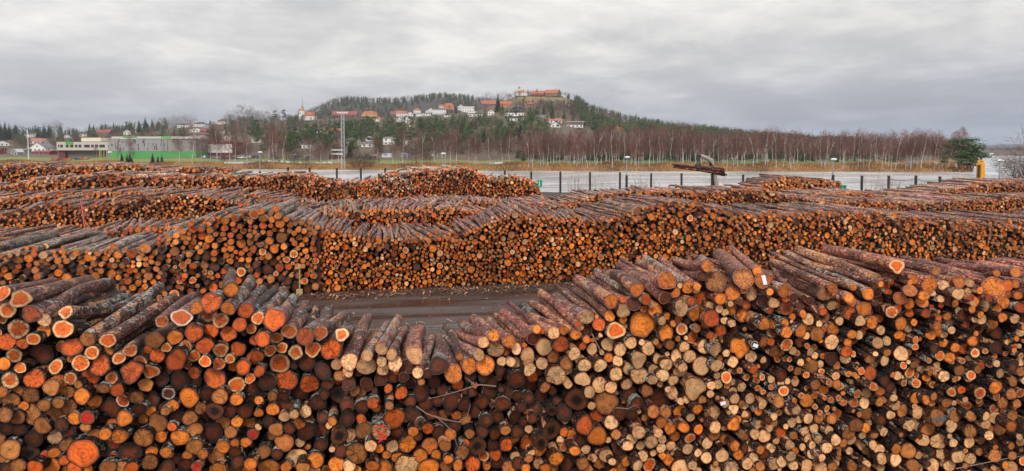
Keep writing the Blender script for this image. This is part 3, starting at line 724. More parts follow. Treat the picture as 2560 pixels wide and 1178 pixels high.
for zone, ox, oy, s in ((Z1, 0, 640, 2.189), (Z2, 640, 640, 2.189), (Z3, 1280, 600, 2.0375), (Z4, 1920, 600, 2.0375)):
    for e in zone.replace('\n', '').split(';'):
        q = e.split(',')
        sh = 0.94 if ox + float(q[0]) / s > 1800 else 1.0
        px, py, r = ox + float(q[0]) / s, oy + float(q[1]) / s, float(q[2]) / s * sh
        look = q[3]
        right = px > 1180 or (px > 830 and look[0] == 'p')
        top = len(q) > 4
        stag = rng.normal(0, 0.10 if px < 1300 else 0.13) + (0.0 if not top else -0.12)
        if look[0] in 'bk':
            stag += 0.12
        if any(abs(px - a) + abs(py - c) < 9 for a, c in HEROES):
            stag = -0.24
        Y = front_y(px) + stag
        P = at_y(px, py, Y)
        rw = r * (np.dot(P - EYE, FWD)) / F
        if any(abs(P[0] - a) + abs(P[2] - c) < 0.05 for a, c, _ in fx):
            continue
        L = L0 * rng.uniform(0.94, 1.06)
        if top:
            Q = at_y(ox + float(q[4]) / s, oy + float(q[5]) / s + 0.6 * r * 0.8, Y + L * 0.98)
            A = Q - P
            A[1] = max(A[1], 3.0)
        else:
            A = np.array([rng.normal(0, 0.012) + 0.14 * float(np.clip((px - 1280) / 1280, 0, 1)), 1, rng.normal(0, 0.006)])
        A = A + np.array([0, 0, 0 if top else -sag(px, py)])
        fl = 0.0
        if 'f' in look:
            fl = 0.055
        if 'l' in look:
            fl = 0.11
        tap = rng.uniform(0.78, 0.95)
        lich = rng.uniform(0.45, 1.0) if px < 1180 else rng.uniform(0.25, 0.95)
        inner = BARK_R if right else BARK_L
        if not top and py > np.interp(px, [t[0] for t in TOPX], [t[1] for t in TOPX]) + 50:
            inner = tuple((0.17 if px < 1500 else 0.26) * c for c in inner)  # below the top layer the bark is darkened to paint the gap shade
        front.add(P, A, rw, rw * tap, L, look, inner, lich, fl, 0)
        fx.append((P[0], P[2], rw))
n_hand = len(front.rows)

# logs seen in the gaps, a little deeper, and the hidden ground course
tx = np.array([at_y(a, b, front_y(a)) for a, b in TOPX])
F_ = np.array(fx)
x0, x1 = at_y(-200, 900, Y0)[0], at_y(2950, 900, front_y(2950))[0]
for it in range(32000):
    x = rng.uniform(x0, x1)
    zt = np.interp(x, tx[:, 0], tx[:, 2])
    z = rng.uniform(0.08, zt)
    d = np.hypot(F_[:, 0] - x, F_[:, 1] - z) - F_[:, 2]
    rmax = d.min()
    big = 0.15 if it < 4000 else (0.11 if it < 12000 else 0.075)
    r = rng.uniform(0.055 if x < 4 else 0.042, 0.16)
    if rmax < r * (0.70 if x < 2.5 else 0.58) or r < big * (0.8 if x < 4 else 0.6):
        continue
    r = min(r, rmax * 1.3, z)
    if r < (0.045 if x < 4 else 0.036):
        continue
    px, py = proj((x, front_yx(x), z))
    if px < 640 and py < 960:
        look = rng.choice(['R', 'r', 'b', 'g'], p=[.4, .25, .2, .15])
    elif px < 1400 and py < 1030:
        look = rng.choice(['b', 'r', 'k', 't'], p=[.62, .2, .05, .13])
    elif px < 640:
        look = rng.choice(['t', 'g', 'b', 'r'], p=[.35, .3, .22, .13])
    elif px > 1900 and py < 880:
        look = rng.choice(['g', 'r', 'p', 'b'], p=[.45, .25, .2, .1])
    else:
        look = rng.choice(['p', 't', 'g', 'b', 'R'], p=[.34, .26, .2, .14, .06])
    tilt_ = -sag(px, py)
    Y = front_yx(x) + abs(rng.normal(0.16, 0.12))
    P = np.array([x, Y, z])
    front.add(P, np.array([rng.normal(0, 0.008) + 0.14 * float(np.clip((px - 1280) / 1280, 0, 1)), 1, rng.normal(0, 0.004) + tilt_]), r, r * rng.uniform(0.8, 0.95), L0 * rng.uniform(0.94, 1.06), look, (BARK_R if px > 1180 else BARK_L) if z > zt - 0.4 else BARK_IN_SHADE, rng.uniform(0.1, 0.5), 0.03 if rng.random() < 0.2 else 0, 0)
    F_ = np.vstack([F_, (x, z, r)])
TF = front.arrays(np.random.default_rng(21))

# ---- the long rows across the road, packed log by log


def pack(xa, xb, top, rad, rng, tries=14):
    """drop round logs into a cross-section until it is full up to top(x)"""
    bw = 0.6
    nb = int((xb - xa) / bw) + 3
    bins = [[] for _ in range(nb)]
    out = []
    fails = 0
    while fails < 140:
        r0 = rad(rng)
        best = None
        for x in rng.uniform(xa, xb, tries):
            r = r0
            zt = top(x)
            if zt < 0.15:
                continue
            b = int((x - xa) / bw)
            near = bins[max(b - 1, 0)] + bins[b] + bins[b + 1]
            z = r
            if near:
                a = np.array(near)
                dx = np.abs(a[:, 0] - x)
                R = a[:, 2] + r
                ok = dx < R
                if ok.any():
                    z = max(z, (a[ok, 1] + np.sqrt(R[ok] ** 2 - dx[ok] ** 2)).max())
            room = zt - z
            if room > 0 and (best is None or z - 0.0 < best[1]):
                best = (x, z, r)
        if best is None:
            fails += 1
            continue
        fails = 0
        out.append(best)
        bins[int((best[0] - xa) / bw)].append(best)
    a = np.array(out)
    topm = np.zeros(len(a), bool)
    for i, (x, z, r) in enumerate(a):                       # a log with nothing resting on it lies on top
        m = (np.abs(a[:, 0] - x) < r * 0.7) & (a[:, 1] > z + r * 0.9)
        topm[i] = not m.any()
    return a, topm


def lognorm(m, s, lo, hi, big=0.0, bm=0.2):
    def f(rng):
        if big and rng.random() < big:
            return bm * rng.uniform(0.8, 1.25)
        return float(np.clip(m * math.exp(rng.normal(0, s)), lo, hi))
    return f


rows = Logs()
row_rng = np.random.default_rng(77)


def log_row(Y, L, prof, rad, looks, bark, lich, yawj=0.03, topj=0.09, stag=0.12, ext=None):
    pr = np.array([at_y(a, b, Y) for a, b in prof])
    xs, zs = pr[:, 0], pr[:, 2]
    ph = row_rng.uniform(0, 6.28, 3)
    fan = lambda x: topj * (1.3 * math.sin(x * 0.55 + ph[0]) + 0.9 * math.sin(x * 1.27 + ph[1]))
    a, topm = pack(xs[0], xs[-1], lambda x: float(np.interp(x, xs, zs)), rad, row_rng)
    gaps = []
    r_mean = float(a[:, 2].mean())
    for it in range(int((xs[-1] - xs[0]) * (45 if r_mean < 0.14 else 130))):            # small logs wedged into the gaps, a little set back
        x = row_rng.uniform(xs[0], xs[-1]); z = row_rng.uniform(0.1, max(np.interp(x, xs, zs) - 0.3, 0.12)); r = rad(row_rng) * row_rng.uniform(0.6, 1.0)
        m = np.abs(a[:, 0] - x) < 0.7
        if m.any() and (np.hypot(a[m, 0] - x, a[m, 1] - z) - a[m, 2]).min() > r * 0.55:
            a = np.vstack([a, (x, z, r)]); topm = np.append(topm, False); gaps.append(len(a) - 1)
    gaps = set(gaps)
    tone = lambda x, z: 1.0 + 0.16 * math.sin(x * 0.41 + ph[1] + z) + 0.12 * math.sin(x * 1.13 + ph[2] - 0.8 * z)
    for gi, ((x, z, r), tp) in enumerate(zip(a, topm)):
        px, py = proj((x, Y, z))
        lk = 'x' if row_rng.random() < 0.003 else looks(px, py, row_rng) if callable(looks) else looks[int(row_rng.random() * len(looks))]
        jy = 0.8 * fan(x) + row_rng.normal(0, topj * 0.75) if tp else row_rng.normal(0, yawj)
        jp = row_rng.normal(0.0, 0.018 if tp else 0.004)
        s_ = row_rng.normal(0, stag) - (0.1 if tp else 0) + (0.25 if gi in gaps else 0)
        rows.add(np.array([x, Y + s_, z]), np.array([jy, 1.0, jp]), r, r * row_rng.uniform(0.72, 0.95), L * row_rng.uniform(0.93, 1.07), lk, bark if tp or z > np.interp(x, xs, zs) - 0.5 else tuple(c * 0.12 for c in bark), row_rng.uniform(*lich), 0.0, 0, tone(x, z))  # bark under the top layer darkened: shade between logs put into its colour
        if tp and row_rng.random() < 0.45:                # loose extra log on top
            rr = r * row_rng.uniform(0.7, 1.0)
            rows.add(np.array([x + row_rng.normal(0, 0.15), Y + row_rng.normal(0.15, 0.3), z + r + rr * 0.8]), np.array([fan(x) + row_rng.normal(0, topj * 0.6), 1.0, row_rng.normal(0, 0.012)]),
                     rr, rr * 0.85, L * row_rng.uniform(0.85, 1.02), lk, bark, row_rng.uniform(*lich))


# big sawlogs left of the steel post
def look_a(px, py, g):
    if px < 395:
        return g.choice(['g', 'p', 't', 'r', 'b'], p=[.5, .2, .17, .08, .05]) if py < 668 else g.choice(['g', 'r', 't', 'b'], p=[.4, .2, .25, .15])
    if py < np.interp(px, [395, 560, 800], [600, 655, 655]):
        return g.choice(['g', 'r', 'R', 't'], p=[.55, .22, .08, .15])
    return g.choice(['b', 'r', 't', 'R', 'k'], p=[.35, .22, .24, .13, .06])


log_row(31.3, 5.0, [(-140, 640), (0, 640), (60, 632), (130, 628), (200, 630), (300, 628), (380, 612), (430, 590), (480, 570), (540, 545), (580, 538), (640, 530), (700, 538), (760, 552), (785, 575), (788, 590)],
        lognorm(0.128, 0.28, 0.075, 0.26), look_a, (0.32, 0.21, 0.175), (0.4, 0.95), 0.01, 0.035, 0.12)
# pulpwood right of the post
B_TOP = [(800, 575), (850, 580), (900, 592), (960, 598), (1060, 598), (1150, 590), (1240, 548), (1280, 535), (1330, 540), (1400, 548), (1500, 552), (1570, 530), (1640, 512), (1740, 510), (1830, 535), (1930, 540), (2050, 532),
         (2200, 536), (2300, 545), (2350, 545), (2420, 560), (2480, 555), (2560, 552), (2760, 560)]
log_row(31.6, 5.2, B_TOP, lognorm(0.080, 0.27, 0.045, 0.16, 0.045, 0.16), lambda px, py, g: g.choice(['g', 't', 'r', 'p', 'b', 'R'], p=[.55, .16, .12, .08, .05, .04]), (0.28, 0.145, 0.11), (0.1, 0.6), 0.012, 0.07, 0.14)
# the rows behind
log_row(38.6, 5.0, [(-240, 600), (0, 602), (60, 604), (130, 597), (200, 588), (280, 578), (340, 574), (420, 568), (500, 562), (640, 548), (720, 542), (800, 542), (850, 534), (900, 527), (1000, 524), (1100, 522), (1160, 524), (1210, 537),
                    (1260, 542), (1330, 548), (1420, 570)], lognorm(0.092, 0.25, 0.055, 0.17), ['g', 'g', 'r', 'R', 'b', 'g', 'r'], (0.44, 0.245, 0.19), (0.1, 0.5), 0.02, 0.13)
log_row(46.8, 5.0, [(-300, 548), (0, 545), (60, 527), (130, 511), (210, 517), (330, 498), (430, 488), (500, 488), (560, 502), (640, 514), (700, 522), (780, 530), (830, 517), (900, 512), (1000, 517), (1100, 514), (1160, 503), (1230, 508),
                    (1300, 514), (1400, 517), (1440, 502), (1500, 489), (1560, 482), (1640, 478), (1700, 477), (1760, 482), (1830, 476), (1900, 476), (1960, 488), (2060, 506), (2150, 500), (2250, 508), (2350, 505), (2440, 500), (2560, 495), (2720, 495)],
        lognorm(0.086, 0.25, 0.05, 0.16), ['g', 'g', 't', 'p', 'r', 'b', 'g'], (0.40, 0.22, 0.165), (0.05, 0.5), 0.02, 0.14)
log_row(55.5, 5.0, [(-340, 500), (0, 497), (100, 490), (200, 484), (300, 482), (450, 480), (640, 487), (700, 503), (800, 513), (900, 515), (1000, 508), (1100, 500), (1200, 503), (1280, 508), (1360, 503), (1450, 508), (1600, 508),
                    (1800, 500), (1990, 492), (2050, 484), (2150, 482), (2200, 488), (2290, 490), (2340, 480), (2410, 468), (2450, 459), (2490, 456), (2560, 456), (2740, 456)],
        lognorm(0.096, 0.23, 0.06, 0.17), ['g', 'p', 'g', 'r', 't', 'g'], (0.46, 0.26, 0.20), (0.05, 0.45), 0.02, 0.12)
log_row(65.0, 5.0, [(-400, 480), (0, 468), (60, 457), (150, 447), (270, 435), (400, 443), (560, 438), (660, 443), (740, 435), (800, 447), (860, 457), (930, 452), (960, 438), (1050, 428), (1100, 424), (1165, 420), (1190, 428), (1215, 440), (1250, 447),
                    (1280, 441), (1320, 449), (1345, 463), (1357, 490)], lognorm(0.112, 0.25, 0.065, 0.21), ['g', 'r', 'g', 'R', 'b', 'r', 'g', 't', 'p'], (0.60, 0.40, 0.31), (0.05, 0.5), 0.03, 0.16, 0.2)
log_row(64.0, 5.0, [(1888, 480), (1905, 464), (1930, 454), (1965, 448), (2040, 450), (2085, 457), (2112, 466), (2119, 482)], lognorm(0.155, 0.2, 0.1, 0.22), ['g', 'g', 'g', 'p'], (0.28, 0.14, 0.1), (0.05, 0.4), 0.015, 0.04)
log_row(84.0, 5.0, [(-420, 420), (0, 416), (100, 413), (140, 420), (165, 418), (240, 416), (330, 413), (390, 421), (430, 424), (460, 421), (500, 423), (560, 423), (588, 424), (597, 440)], lognorm(0.135, 0.25, 0.08, 0.23), ['g', 'r', 'g', 't', 'b', 'p'], (0.52, 0.32, 0.245), (0.05, 0.4), 0.03, 0.14, 0.2)
TR = rows.arrays(np.random.default_rng(31))
print('front logs', len(front.rows), 'hand', n_hand, 'row logs', len(rows.rows))

# ------------------------------------------------------------------ the 290 logs that show largest are things of their own
def share_of_view(T):
    V, mid, th = log_geometry(T, 10, 3, np.random.default_rng(3))
    n = len(V)
    polys, owner = [], []
    k = np.arange(10); k2 = (k + 1) % 10
    q = np.concatenate([np.stack([i * 10 + k, i * 10 + k2, (i + 1) * 10 + k2, (i + 1) * 10 + k], 1) for i in range(2)])
    for i in range(n):
        polys += (q + i * 30).tolist()
        polys.append([int(i * 30 + j) for j in k[::-1]])
    tree = BVHTree.FromPolygons(V.reshape(-1, 3).tolist(), polys)
    cnt = np.zeros(n); sx = np.zeros(n); sy = np.zeros(n)
    o = Vector(EYE)
    for py in range(642, 1178, 5):
        for px in range(2, 2560, 5):
            d = Vector(ray(px, py))
            hit = tree.ray_cast(o, d)
            if hit[2] is not None:
                i = hit[2] // 21
                cnt[i] += 1; sx[i] += px; sy[i] += py
    return cnt, sx / np.maximum(cnt, 1), sy / np.maximum(cnt, 1)


cnt, mx, my = share_of_view(TF)
order = np.argsort(-cnt)
HERO_ID = []
for a_, c_ in HEROES:
    HERO_ID.append(min(range(n_hand), key=lambda i: (proj(TF['P'][i])[0] - a_) ** 2 + (proj(TF['P'][i])[1] - c_) ** 2))
order = np.array(HERO_ID + [int(i) for i in order if int(i) not in HERO_ID])
CHOSEN = order[:290]
REST = order[290:]

ANCHOR = [  # place in the frame, own label, short name
    (453, 794, 'red log end with a ragged fluted white rim on the left heap', 'white-rimmed fluted log'),
    (578, 724, 'short lichen-grey log lying topmost on the left heap with golden end', 'topmost lichen-grey log'),
    (527, 756, 'broad orange fluted log end beside the topmost lichen-grey log', 'broad fluted log near the peak'),
    (208, 1133, 'big oval log end with red-brown core near the bottom left corner', 'big oval red-brown log'),
    (952, 1081, 'tan log end sprayed with red letters DR', 'log sprayed DR'),
    (985, 1047, 'large round red-brown log end just above the log sprayed DR', 'large red-brown log'),
    (1606, 810, 'huge golden cracked log end, widest in the right heap', 'huge cracked log'),
    (1847, 869, 'orange log end lobed like a clover in the right heap', 'clover-shaped log'),
    (1904, 703, 'log end with an upright white paper slip near the right crest', 'log with white slip'),
    (1858, 696, 'thick log with weathered brown end on the crest of the right heap', 'thick crest log'),
    (1790, 705, 'thick weathered tan log end left of the thick crest log', 'weathered tan log'),
    (1736, 970, 'pale jagged splintered log end low in the right heap', 'jagged splintered log'),
    (1643, 997, 'dark fluted shield-shaped log end under the pale logs', 'dark shield-shaped log'),
    (1754, 915, 'widest round cream log end in the right heap', 'widest cream log'),
    (2345, 1044, 'tan log end with a number in blue paint', 'log numbered in blue'),
    (2133, 843, 'hollow log end showing a dark rotten hole, pale rimmed', 'rimmed hollow log'),
    (2445, 822, 'hollow tan-rimmed log end near the right edge', 'right-edge hollow log'),
    (2242, 665, 'log with ringed orange end topmost at the right', 'topmost ringed log'),
    (2484, 718, 'big ringed golden log end high at the right edge', 'big right-edge log'),
    (1966, 769, 'dark oval log end with brown ring in the right heap', 'dark ringed oval log'),
    (873, 905, 'thick peeled pale log lying on the dip left of the gap', 'thick peeled log'),
    (1036, 888, 'thick pale log with central pith lying right of the peeled logs', 'thick pith log'),
    (686, 799, 'largest orange fluted log end on the slope of the left heap', 'largest orange log'),
    (225, 944, 'dark red heart-shaped log end in the left heap', 'heart-shaped log'),
    (536, 945, 'large brownish-red round log end below the left peak', 'large brownish-red log'),
    (52, 747, 'orange log end with a pale scalloped rim at far left', 'scalloped far-left log'),
    (325, 1119, 'large dark log end right of the big oval red-brown log', 'large dark log'),
    (392, 1060, 'ragged tan log end low in the left heap', 'ragged tan log'),
    (740, 1145, 'round pale log end near the bottom, left of centre', 'round pale bottom log'),
    (891, 1133, 'wide tan log end near the bottom centre', 'wide tan bottom log'),
    (1017, 1165, 'very wide pale log end cut by the bottom edge at centre', 'very wide bottom log'),
    (1378, 1090, 'dark hollow log end in the wet brown patch', 'wet hollow log'),
    (1493, 1091, 'golden-tan wide log end low in the middle', 'low golden-tan log'),
    (1700, 1170, 'pale oval log end cut by the bottom edge, right of centre', 'pale oval bottom log'),
    (1780, 1030, 'pale wide log end below the jagged splintered log', 'wide pale lower log'),
    (2215, 1030, 'large tan log end left of the log numbered in blue', 'large tan neighbour'),
    (2027, 914, 'oval tan log end among the thin ringed logs', 'oval tan log'),
    (2270, 1130, 'big tan log end near the bottom at right', 'big tan lower log'),
    (2435, 855, 'dark brown log end among pale ones at right', 'dark right-hand log'),
    (1942, 945, 'thick dark log end among thin logs at right', 'thick dark log'),
]
NUM = ['level', 'one', 'two', 'three', 'four', 'five', 'six', 'seven', 'eight', 'nine', 'ten', 'eleven', 'twelve', 'thirteen', 'fourteen']
LOOKW = {'R': 'orange-hearted', 'r': 'red-orange', 'g': 'golden', 't': 'tan', 'p': 'pale', 'b': 'dark brown', 'k': 'hollow-looking', 'x': 'red-painted'}


def front_labels(ids):
    out, anchor_of = {}, {}
    left = set(ids)
    pos = {i: proj(TF['P'][i]) for i in ids}
    for a in ANCHOR:
        i = min(left, key=lambda j: (pos[j][0] - a[0]) ** 2 + (pos[j][1] - a[1]) ** 2)
        if (pos[i][0] - a[0]) ** 2 + (pos[i][1] - a[1]) ** 2 < 24 ** 2:
            left.discard(i)
            out[i] = a[2]
            anchor_of[i] = a[3]
    used = set(out.values())
    for i in sorted(left, key=lambda j: -cnt[j]):
        row = front.rows[i]
        d0 = proj(TF['P'][i] + np.array([0, 0, TF['r0'][i]]))[1]
        size = 'thick' if row[2] > 0.185 else ('thin' if row[2] < 0.105 else 'medium')
        top = ' top' if i in TOPLOGS else ''
        for unit in (32.0, 26.0, 21.0):
            done = False
            for a in sorted(anchor_of, key=lambda j: (pos[j][0] - pos[i][0]) ** 2 + 1.5 * (pos[j][1] - pos[i][1]) ** 2)[:9]:
                dx = int(round((pos[i][0] - pos[a][0]) / unit)); dy = int(round((pos[i][1] - pos[a][1]) / unit))
                if (dx == 0 and dy == 0) or max(abs(dx), abs(dy)) > 14:
                    continue
                w_ = lambda q: NUM[q] + (' width' if q == 1 else ' widths')
                hx = '' if dx == 0 else '%s %s' % (w_(abs(dx)), 'right' if dx > 0 else 'left')
                hy = '' if dy == 0 else '%s %s' % (NUM[abs(dy)] if dx else w_(abs(dy)), 'below' if dy > 0 else 'above')
                mid = ' and '.join(h for h in (hx, hy) if h)
                join = ' ' if dy else ' of '
                l = '%s %s%s log %s%sthe %s' % (LOOKW[row[5][0]], size, top, mid, join, anchor_of[a])
                if l not in used:
                    done = True
                    break
            if done:
                break
        used.add(l)
        out[i] = l
    return out


TOPLOGS = set(i for i in range(n_hand) if front.rows[i][1][1] > 1.5)
LABEL = front_labels([int(i) for i in CHOSEN])


def link(name, me, parent=None):
    o = bpy.data.objects.new(name, me)
    COL.objects.link(o)
    if parent is not None:
        o.parent = parent
    return o


def text_mesh(body, size, mat, depth=0.003):
    cu = bpy.data.curves.new('writing', 'FONT')
    cu.body = body
    cu.size = size
    cu.align_x = 'CENTER'
    cu.align_y = 'CENTER'
    cu.extrude = depth
    o = bpy.data.objects.new('writing', cu)
    COL.objects.link(o)
    bpy.context.view_layer.update()
    me = bpy.data.meshes.new_from_object(o.evaluated_get(bpy.context.evaluated_depsgraph_get()))
    bpy.data.objects.remove(o)
    me.materials.clear()
    me.materials.append(mat)
    return me


def build_front():
    ns, nl = 26, 15
    ids = [int(i) for i in CHOSEN]
    T = sub(TF, np.array(ids))
    V, mid, th = log_geometry(T, ns, nl, np.random.default_rng(8), 0.022)
    k = np.arange(ns); k2 = (k + 1) % ns
    side = np.concatenate([np.stack([i * ns + k, i * ns + k2, (i + 1) * ns + k2, (i + 1) * ns + k], 1) for i in range(nl - 1)])
    back = ((nl - 1) * ns + k)[None]
    cap = np.stack([np.full(ns, ns), k2, k], 1)
    c, s = np.cos(th), np.sin(th)
    uvc = np.stack([np.zeros((ns, 2)), np.stack([c[k2], s[k2]], -1), np.stack([c, s], -1)], 1).reshape(-1, 2)
    uvb = np.concatenate([np.zeros((len(side) * 4, 2)), np.stack([c, s], -1)])
    objs = {}
    for j, i in enumerate(ids):
        org = T['P'][j] - np.array([0, 0, T['r0'][j]])
        f = lambda n: dict(core=np.repeat(T['core'][j:j + 1], n, 0), sap=np.repeat(T['sap'][j:j + 1], n, 0), barkc=np.repeat(T['bark'][j:j + 1], n, 0), seed=np.repeat(T['seed'][j:j + 1], n))
        nb = len(side) + 1
        midx = np.zeros(nb); midx[-1] = 1
        me = np_mesh('log', V[j].reshape(-1, 3) - org, [side, back], [M_BARK, M_END], midx, uvb, f(nb), midx == 0)
        o = link('log', me)
        o.location = org
        tag(o, LABEL[i], 'log', 'logs in the front heap')
        mc = np_mesh('cut_end', np.vstack([V[j, 0], mid[j]]) - org, [cap], [M_END], None, uvc, f(ns))
        link('cut_end', mc, o)
        objs[i] = o
    # writing and paper slips on cut ends
    red, blue = plain('red_spray_paint', (0.75, 0.03, 0.015), 0.6), plain('blue_spray_paint', (0.02, 0.16, 0.2), 0.6)
    white = plain('paper_slip', (0.85, 0.85, 0.87), 0.7, 0.05)
    pos = {i: proj(TF['P'][i]) for i in ids}

    def on_face(me, name, x, y, rot, lift=0.045):
        i = min(HERO_ID, key=lambda j: (pos[j][0] - x) ** 2 + (pos[j][1] - y) ** 2)
        o = link(name, me, objs[i])
        A = Vector(TF['A'][i])
        o.location = Vector((0, 0, TF['r0'][i])) - A * lift
        o.rotation_euler = (math.pi / 2, rot, math.atan2(-A.x, A.y))
        return o
    on_face(text_mesh('DR', 0.27, red), 'paint_mark', 952, 1081, R_(78), 0.06)
    on_face(text_mesh('2582', 0.15, blue), 'paint_mark', 2345, 1044, R_(-8), 0.06)
    slip = MB().box((0.05, 0.02, 0), (0.075, 0.19, 0.004)).mesh('paper_slip', white)
    on_face(slip, 'paper_slip', 1904, 703, R_(-14))
    slip2 = MB().box((0.0, 0.0, 0), (0.11, 0.07, 0.004)).mesh('paper_slip', white)
    for x, y, r in ((1885, 862, 20), (1805, 1006, -15)):
        on_face(slip2, 'paper_slip', x, y, R_(r))
    # everything smaller or hidden: one mass together with the rows behind
    a, b = sub(TF, REST), TR
    me1 = logs_mesh('stacked_logs', a, 20, 8, np.random.default_rng(4), 0.02)
    me2 = logs_mesh('stacked_logs', b, 10, 4, np.random.default_rng(5), 0.025)
    o1, o2 = link('stacked_logs', me1), link('stacked_logs', me2)
    with bpy.context.temp_override(active_object=o1, object=o1, selected_objects=[o1, o2], selected_editable_objects=[o1, o2]):
        bpy.ops.object.join()
    tag(o1, 'thousands of felled logs piled in long rows across the yard', 'logs', kind='stuff')


build_front()

# ------------------------------------------------------------------ things in the yard
WOODY = plain('yellowed_planed_wood', (0.42, 0.30, 0.13), 0.7)
RUST = plain('maroon_painted_steel', (0.06, 0.014, 0.012), 0.5, 0.4, 4.0)
REDP = plain('faded_red_stake', (0.36, 0.035, 0.03), 0.6)
GREYP = plain('grey_steel', (0.42, 0.41, 0.40), 0.5)
GREEN = plain('green_painted_steel', (0.02, 0.42, 0.27), 0.5, 0.1)
PILE = plain('tarred_timber', (0.035, 0.026, 0.022), 0.8, 0.4, 3.0)
LAMPW = plain('lamp_white', (0.78, 0.79, 0.8), 0.4, 0.03)
LAMPG = plain('galvanised_pole', (0.30, 0.31, 0.33), 0.45, 0.1)


def local(o, P):
    return tuple(np.asarray(P) - np.asarray(o.location))


def yard_things():
    # marking post with boards nailed to it
    B, T = at_y(749, 733, 31.0), at_y(747, 662, 31.0)
    B[2] = 0
    o = empty('marking_post', B)
    h = T[2]
    MB().tube([(0, 0, 0), (0.03, -0.03, h)], 0.035, 6).build('pole', WOODY, o)
    MB().box((0, -0.04, 0.16), (0.28, 0.05, 0.30)).build('foot_board', WOODY, o)
    MB().box((0.01, -0.06, h - 0.05), (0.14, 0.05, 0.2), 0.1).box((-0.07, -0.1, h - 0.14), (0.24, 0.03, 0.08), 0.2).build('head_board', WOODY, o)
    tag(o, 'thin yellowed wooden marking post with nailed boards beside the road', 'post')
    # steel post that parts the sawlogs from the pulpwood
    B, T = at_y(794, 722, 31.0), at_y(793, 568, 31.0)
    o = empty('steel_post', (B[0], 31.45, 0))
    m = MB()
    m.box((-0.09, 0, T[2] / 2), (0.02, 0.18, T[2])).box((0.09, 0, T[2] / 2), (0.02, 0.18, T[2])).box((0, 0, T[2] / 2), (0.158, 0.02, T[2] - 0.01))
    m.build('beam', RUST, o)
    MB().box((0, 0, T[2] + 0.015), (0.24, 0.22, 0.03)).build('cap_plate', RUST, o)
    tag(o, 'tall maroon steel post between the sawlogs and the pulpwood', 'post')
    a, b = at_y(203, 503, 44.3), at_y(213, 574, 43.2)
    MBo = MB().tube([b, a], 0.06, 6)
    o = MBo.build('stake', REDP)
    tag(o, 'leaning rusty stake standing on the low logs at left', 'stake')
    for px, y0, w, l in ((1673, 463, 0.09, 'short faded red stake left of its twin behind the middle logs'), (1690, 461, 0.1, 'short faded red stake nearer the grapple crane')):
        a = at_y(px, y0, 54.0)
        o = MB().tube([(a[0], 54.0, 0), a], w, 6).build('stake', REDP)
        tag(o, l, 'stake', 'red stakes behind the middle logs')
    for px, y0, l in ((2258, 488, 'pale grey stake standing alone among the right-hand logs'), (2298, 487, 'pale grey stake, left one of a close pair among logs'), (2306, 486, 'pale grey stake, right one of a close pair among logs')):
        a = at_y(px, y0, 53.5)
        o = MB().tube([(a[0], 53.5, 0), a], 0.055, 6).build('stake', GREYP)
        tag(o, l, 'stake', 'grey stakes among the right-hand logs')
    # green steel pieces
    for px, py, Y, w, h, l in ((1135, 512, 54.2, 0.52, 0.42, 'small green steel crate lying on logs in mid yard'), (1349, 468, 64.6, 0.5, 0.75, 'green steel crate end at the right tip of the high pile'),
                               (2109, 476, 63.6, 0.5, 0.6, 'green steel crate end beside the golden log mound'), (590, 441, 83.5, 0.7, 0.5, 'green steel crate end at the far left pile tip')):
        P = at_y(px, py, Y)
        o = empty('green_crate', P, 0.15)
        MB().box((0, 0, h - 0.04), (w, 0.35, 0.07)).build('top_plate', GREEN, o)
        for sgn in (-1, 1):
            MB().box((sgn * (w / 2 - 0.07), 0, (h - 0.08) / 2), (0.14, 0.3, h - 0.08)).build('side_plate', GREEN, o)
        tag(o, l, 'crate')
    # fence posts along the shore
    pxs = [(720, 419), (774, 420), (842, 421), (902, 420), (963, 421), (1191, 424), (1262, 427), (1328, 430), (1401, 430), (1475, 431), (1550, 432), (1628, 434), (1704, 434), (1780, 436), (1858, 437), (1933, 437), (2083, 438), (2155, 440), (2222, 440), (2290, 440), (2350, 442), (2506, 449)]
    tops = []
    for n, (px, py) in enumerate(pxs):
        d = float(post_depth(px))
        T = at_d(px, py, d)
        o = empty('fence_post', (T[0], T[1], 0))
        MB().tube([(0, 0, -0.3), (0, 0, T[2])], 0.17, 8).build('shaft', PILE, o)
        MB().box((0, 0, T[2] + 0.02), (0.27, 0.27, 0.04)).build('cap', PILE, o)
        ref = 'the grapple crane' if 1300 < px < 2100 else ('the high log pile' if px <= 1300 else 'the yellow crane boom')
        rx = 1760 if 1300 < px < 2100 else (1160 if px <= 1300 else 2450)
        side = sorted([q[0] for q in pxs if (1300 < q[0] < 2100) == (1300 < px < 2100) and (q[0] <= 1300) == (px <= 1300) and (q[0] > rx) == (px > rx)], key=lambda v: abs(v - rx))
        tag(o, 'dark timber shore post, number %s %s of %s' % (NUM[side.index(px) + 1], 'right' if px > rx else 'left', ref), 'post', 'dark posts along the shore')
        tops.append(T)
    for i, j in ((19, 20), (18, 19)):
        a, b = Vector(tops[i]), Vector(tops[j])
        pts = [a.lerp(b, t) + Vector((0, 0, -0.35 - 1.2 * t * (1 - t))) for t in (0, .25, .5, .75, 1)]
        o = MB().tube(pts, 0.03, 5).build('cable', PILE)
        tag(o, 'slack cable between shore posts, %s span before the yellow boom' % ('last' if i == 19 else 'second last'), 'cable')
    # yard lamps on the shore
    lamps = [(273, 379, 'far left lamp post in front of the green and grey hall'), (649, 379, 'lamp post left of the floodlight mast'), (1107, 382, 'lamp post rising behind the highest log pile'),
             (1567, 391, 'lamp post left of the grapple crane before the water'), (2083, 396, 'lamp post above the golden log mound'), (2500, 399, 'lamp post right of the yellow crane boom')]
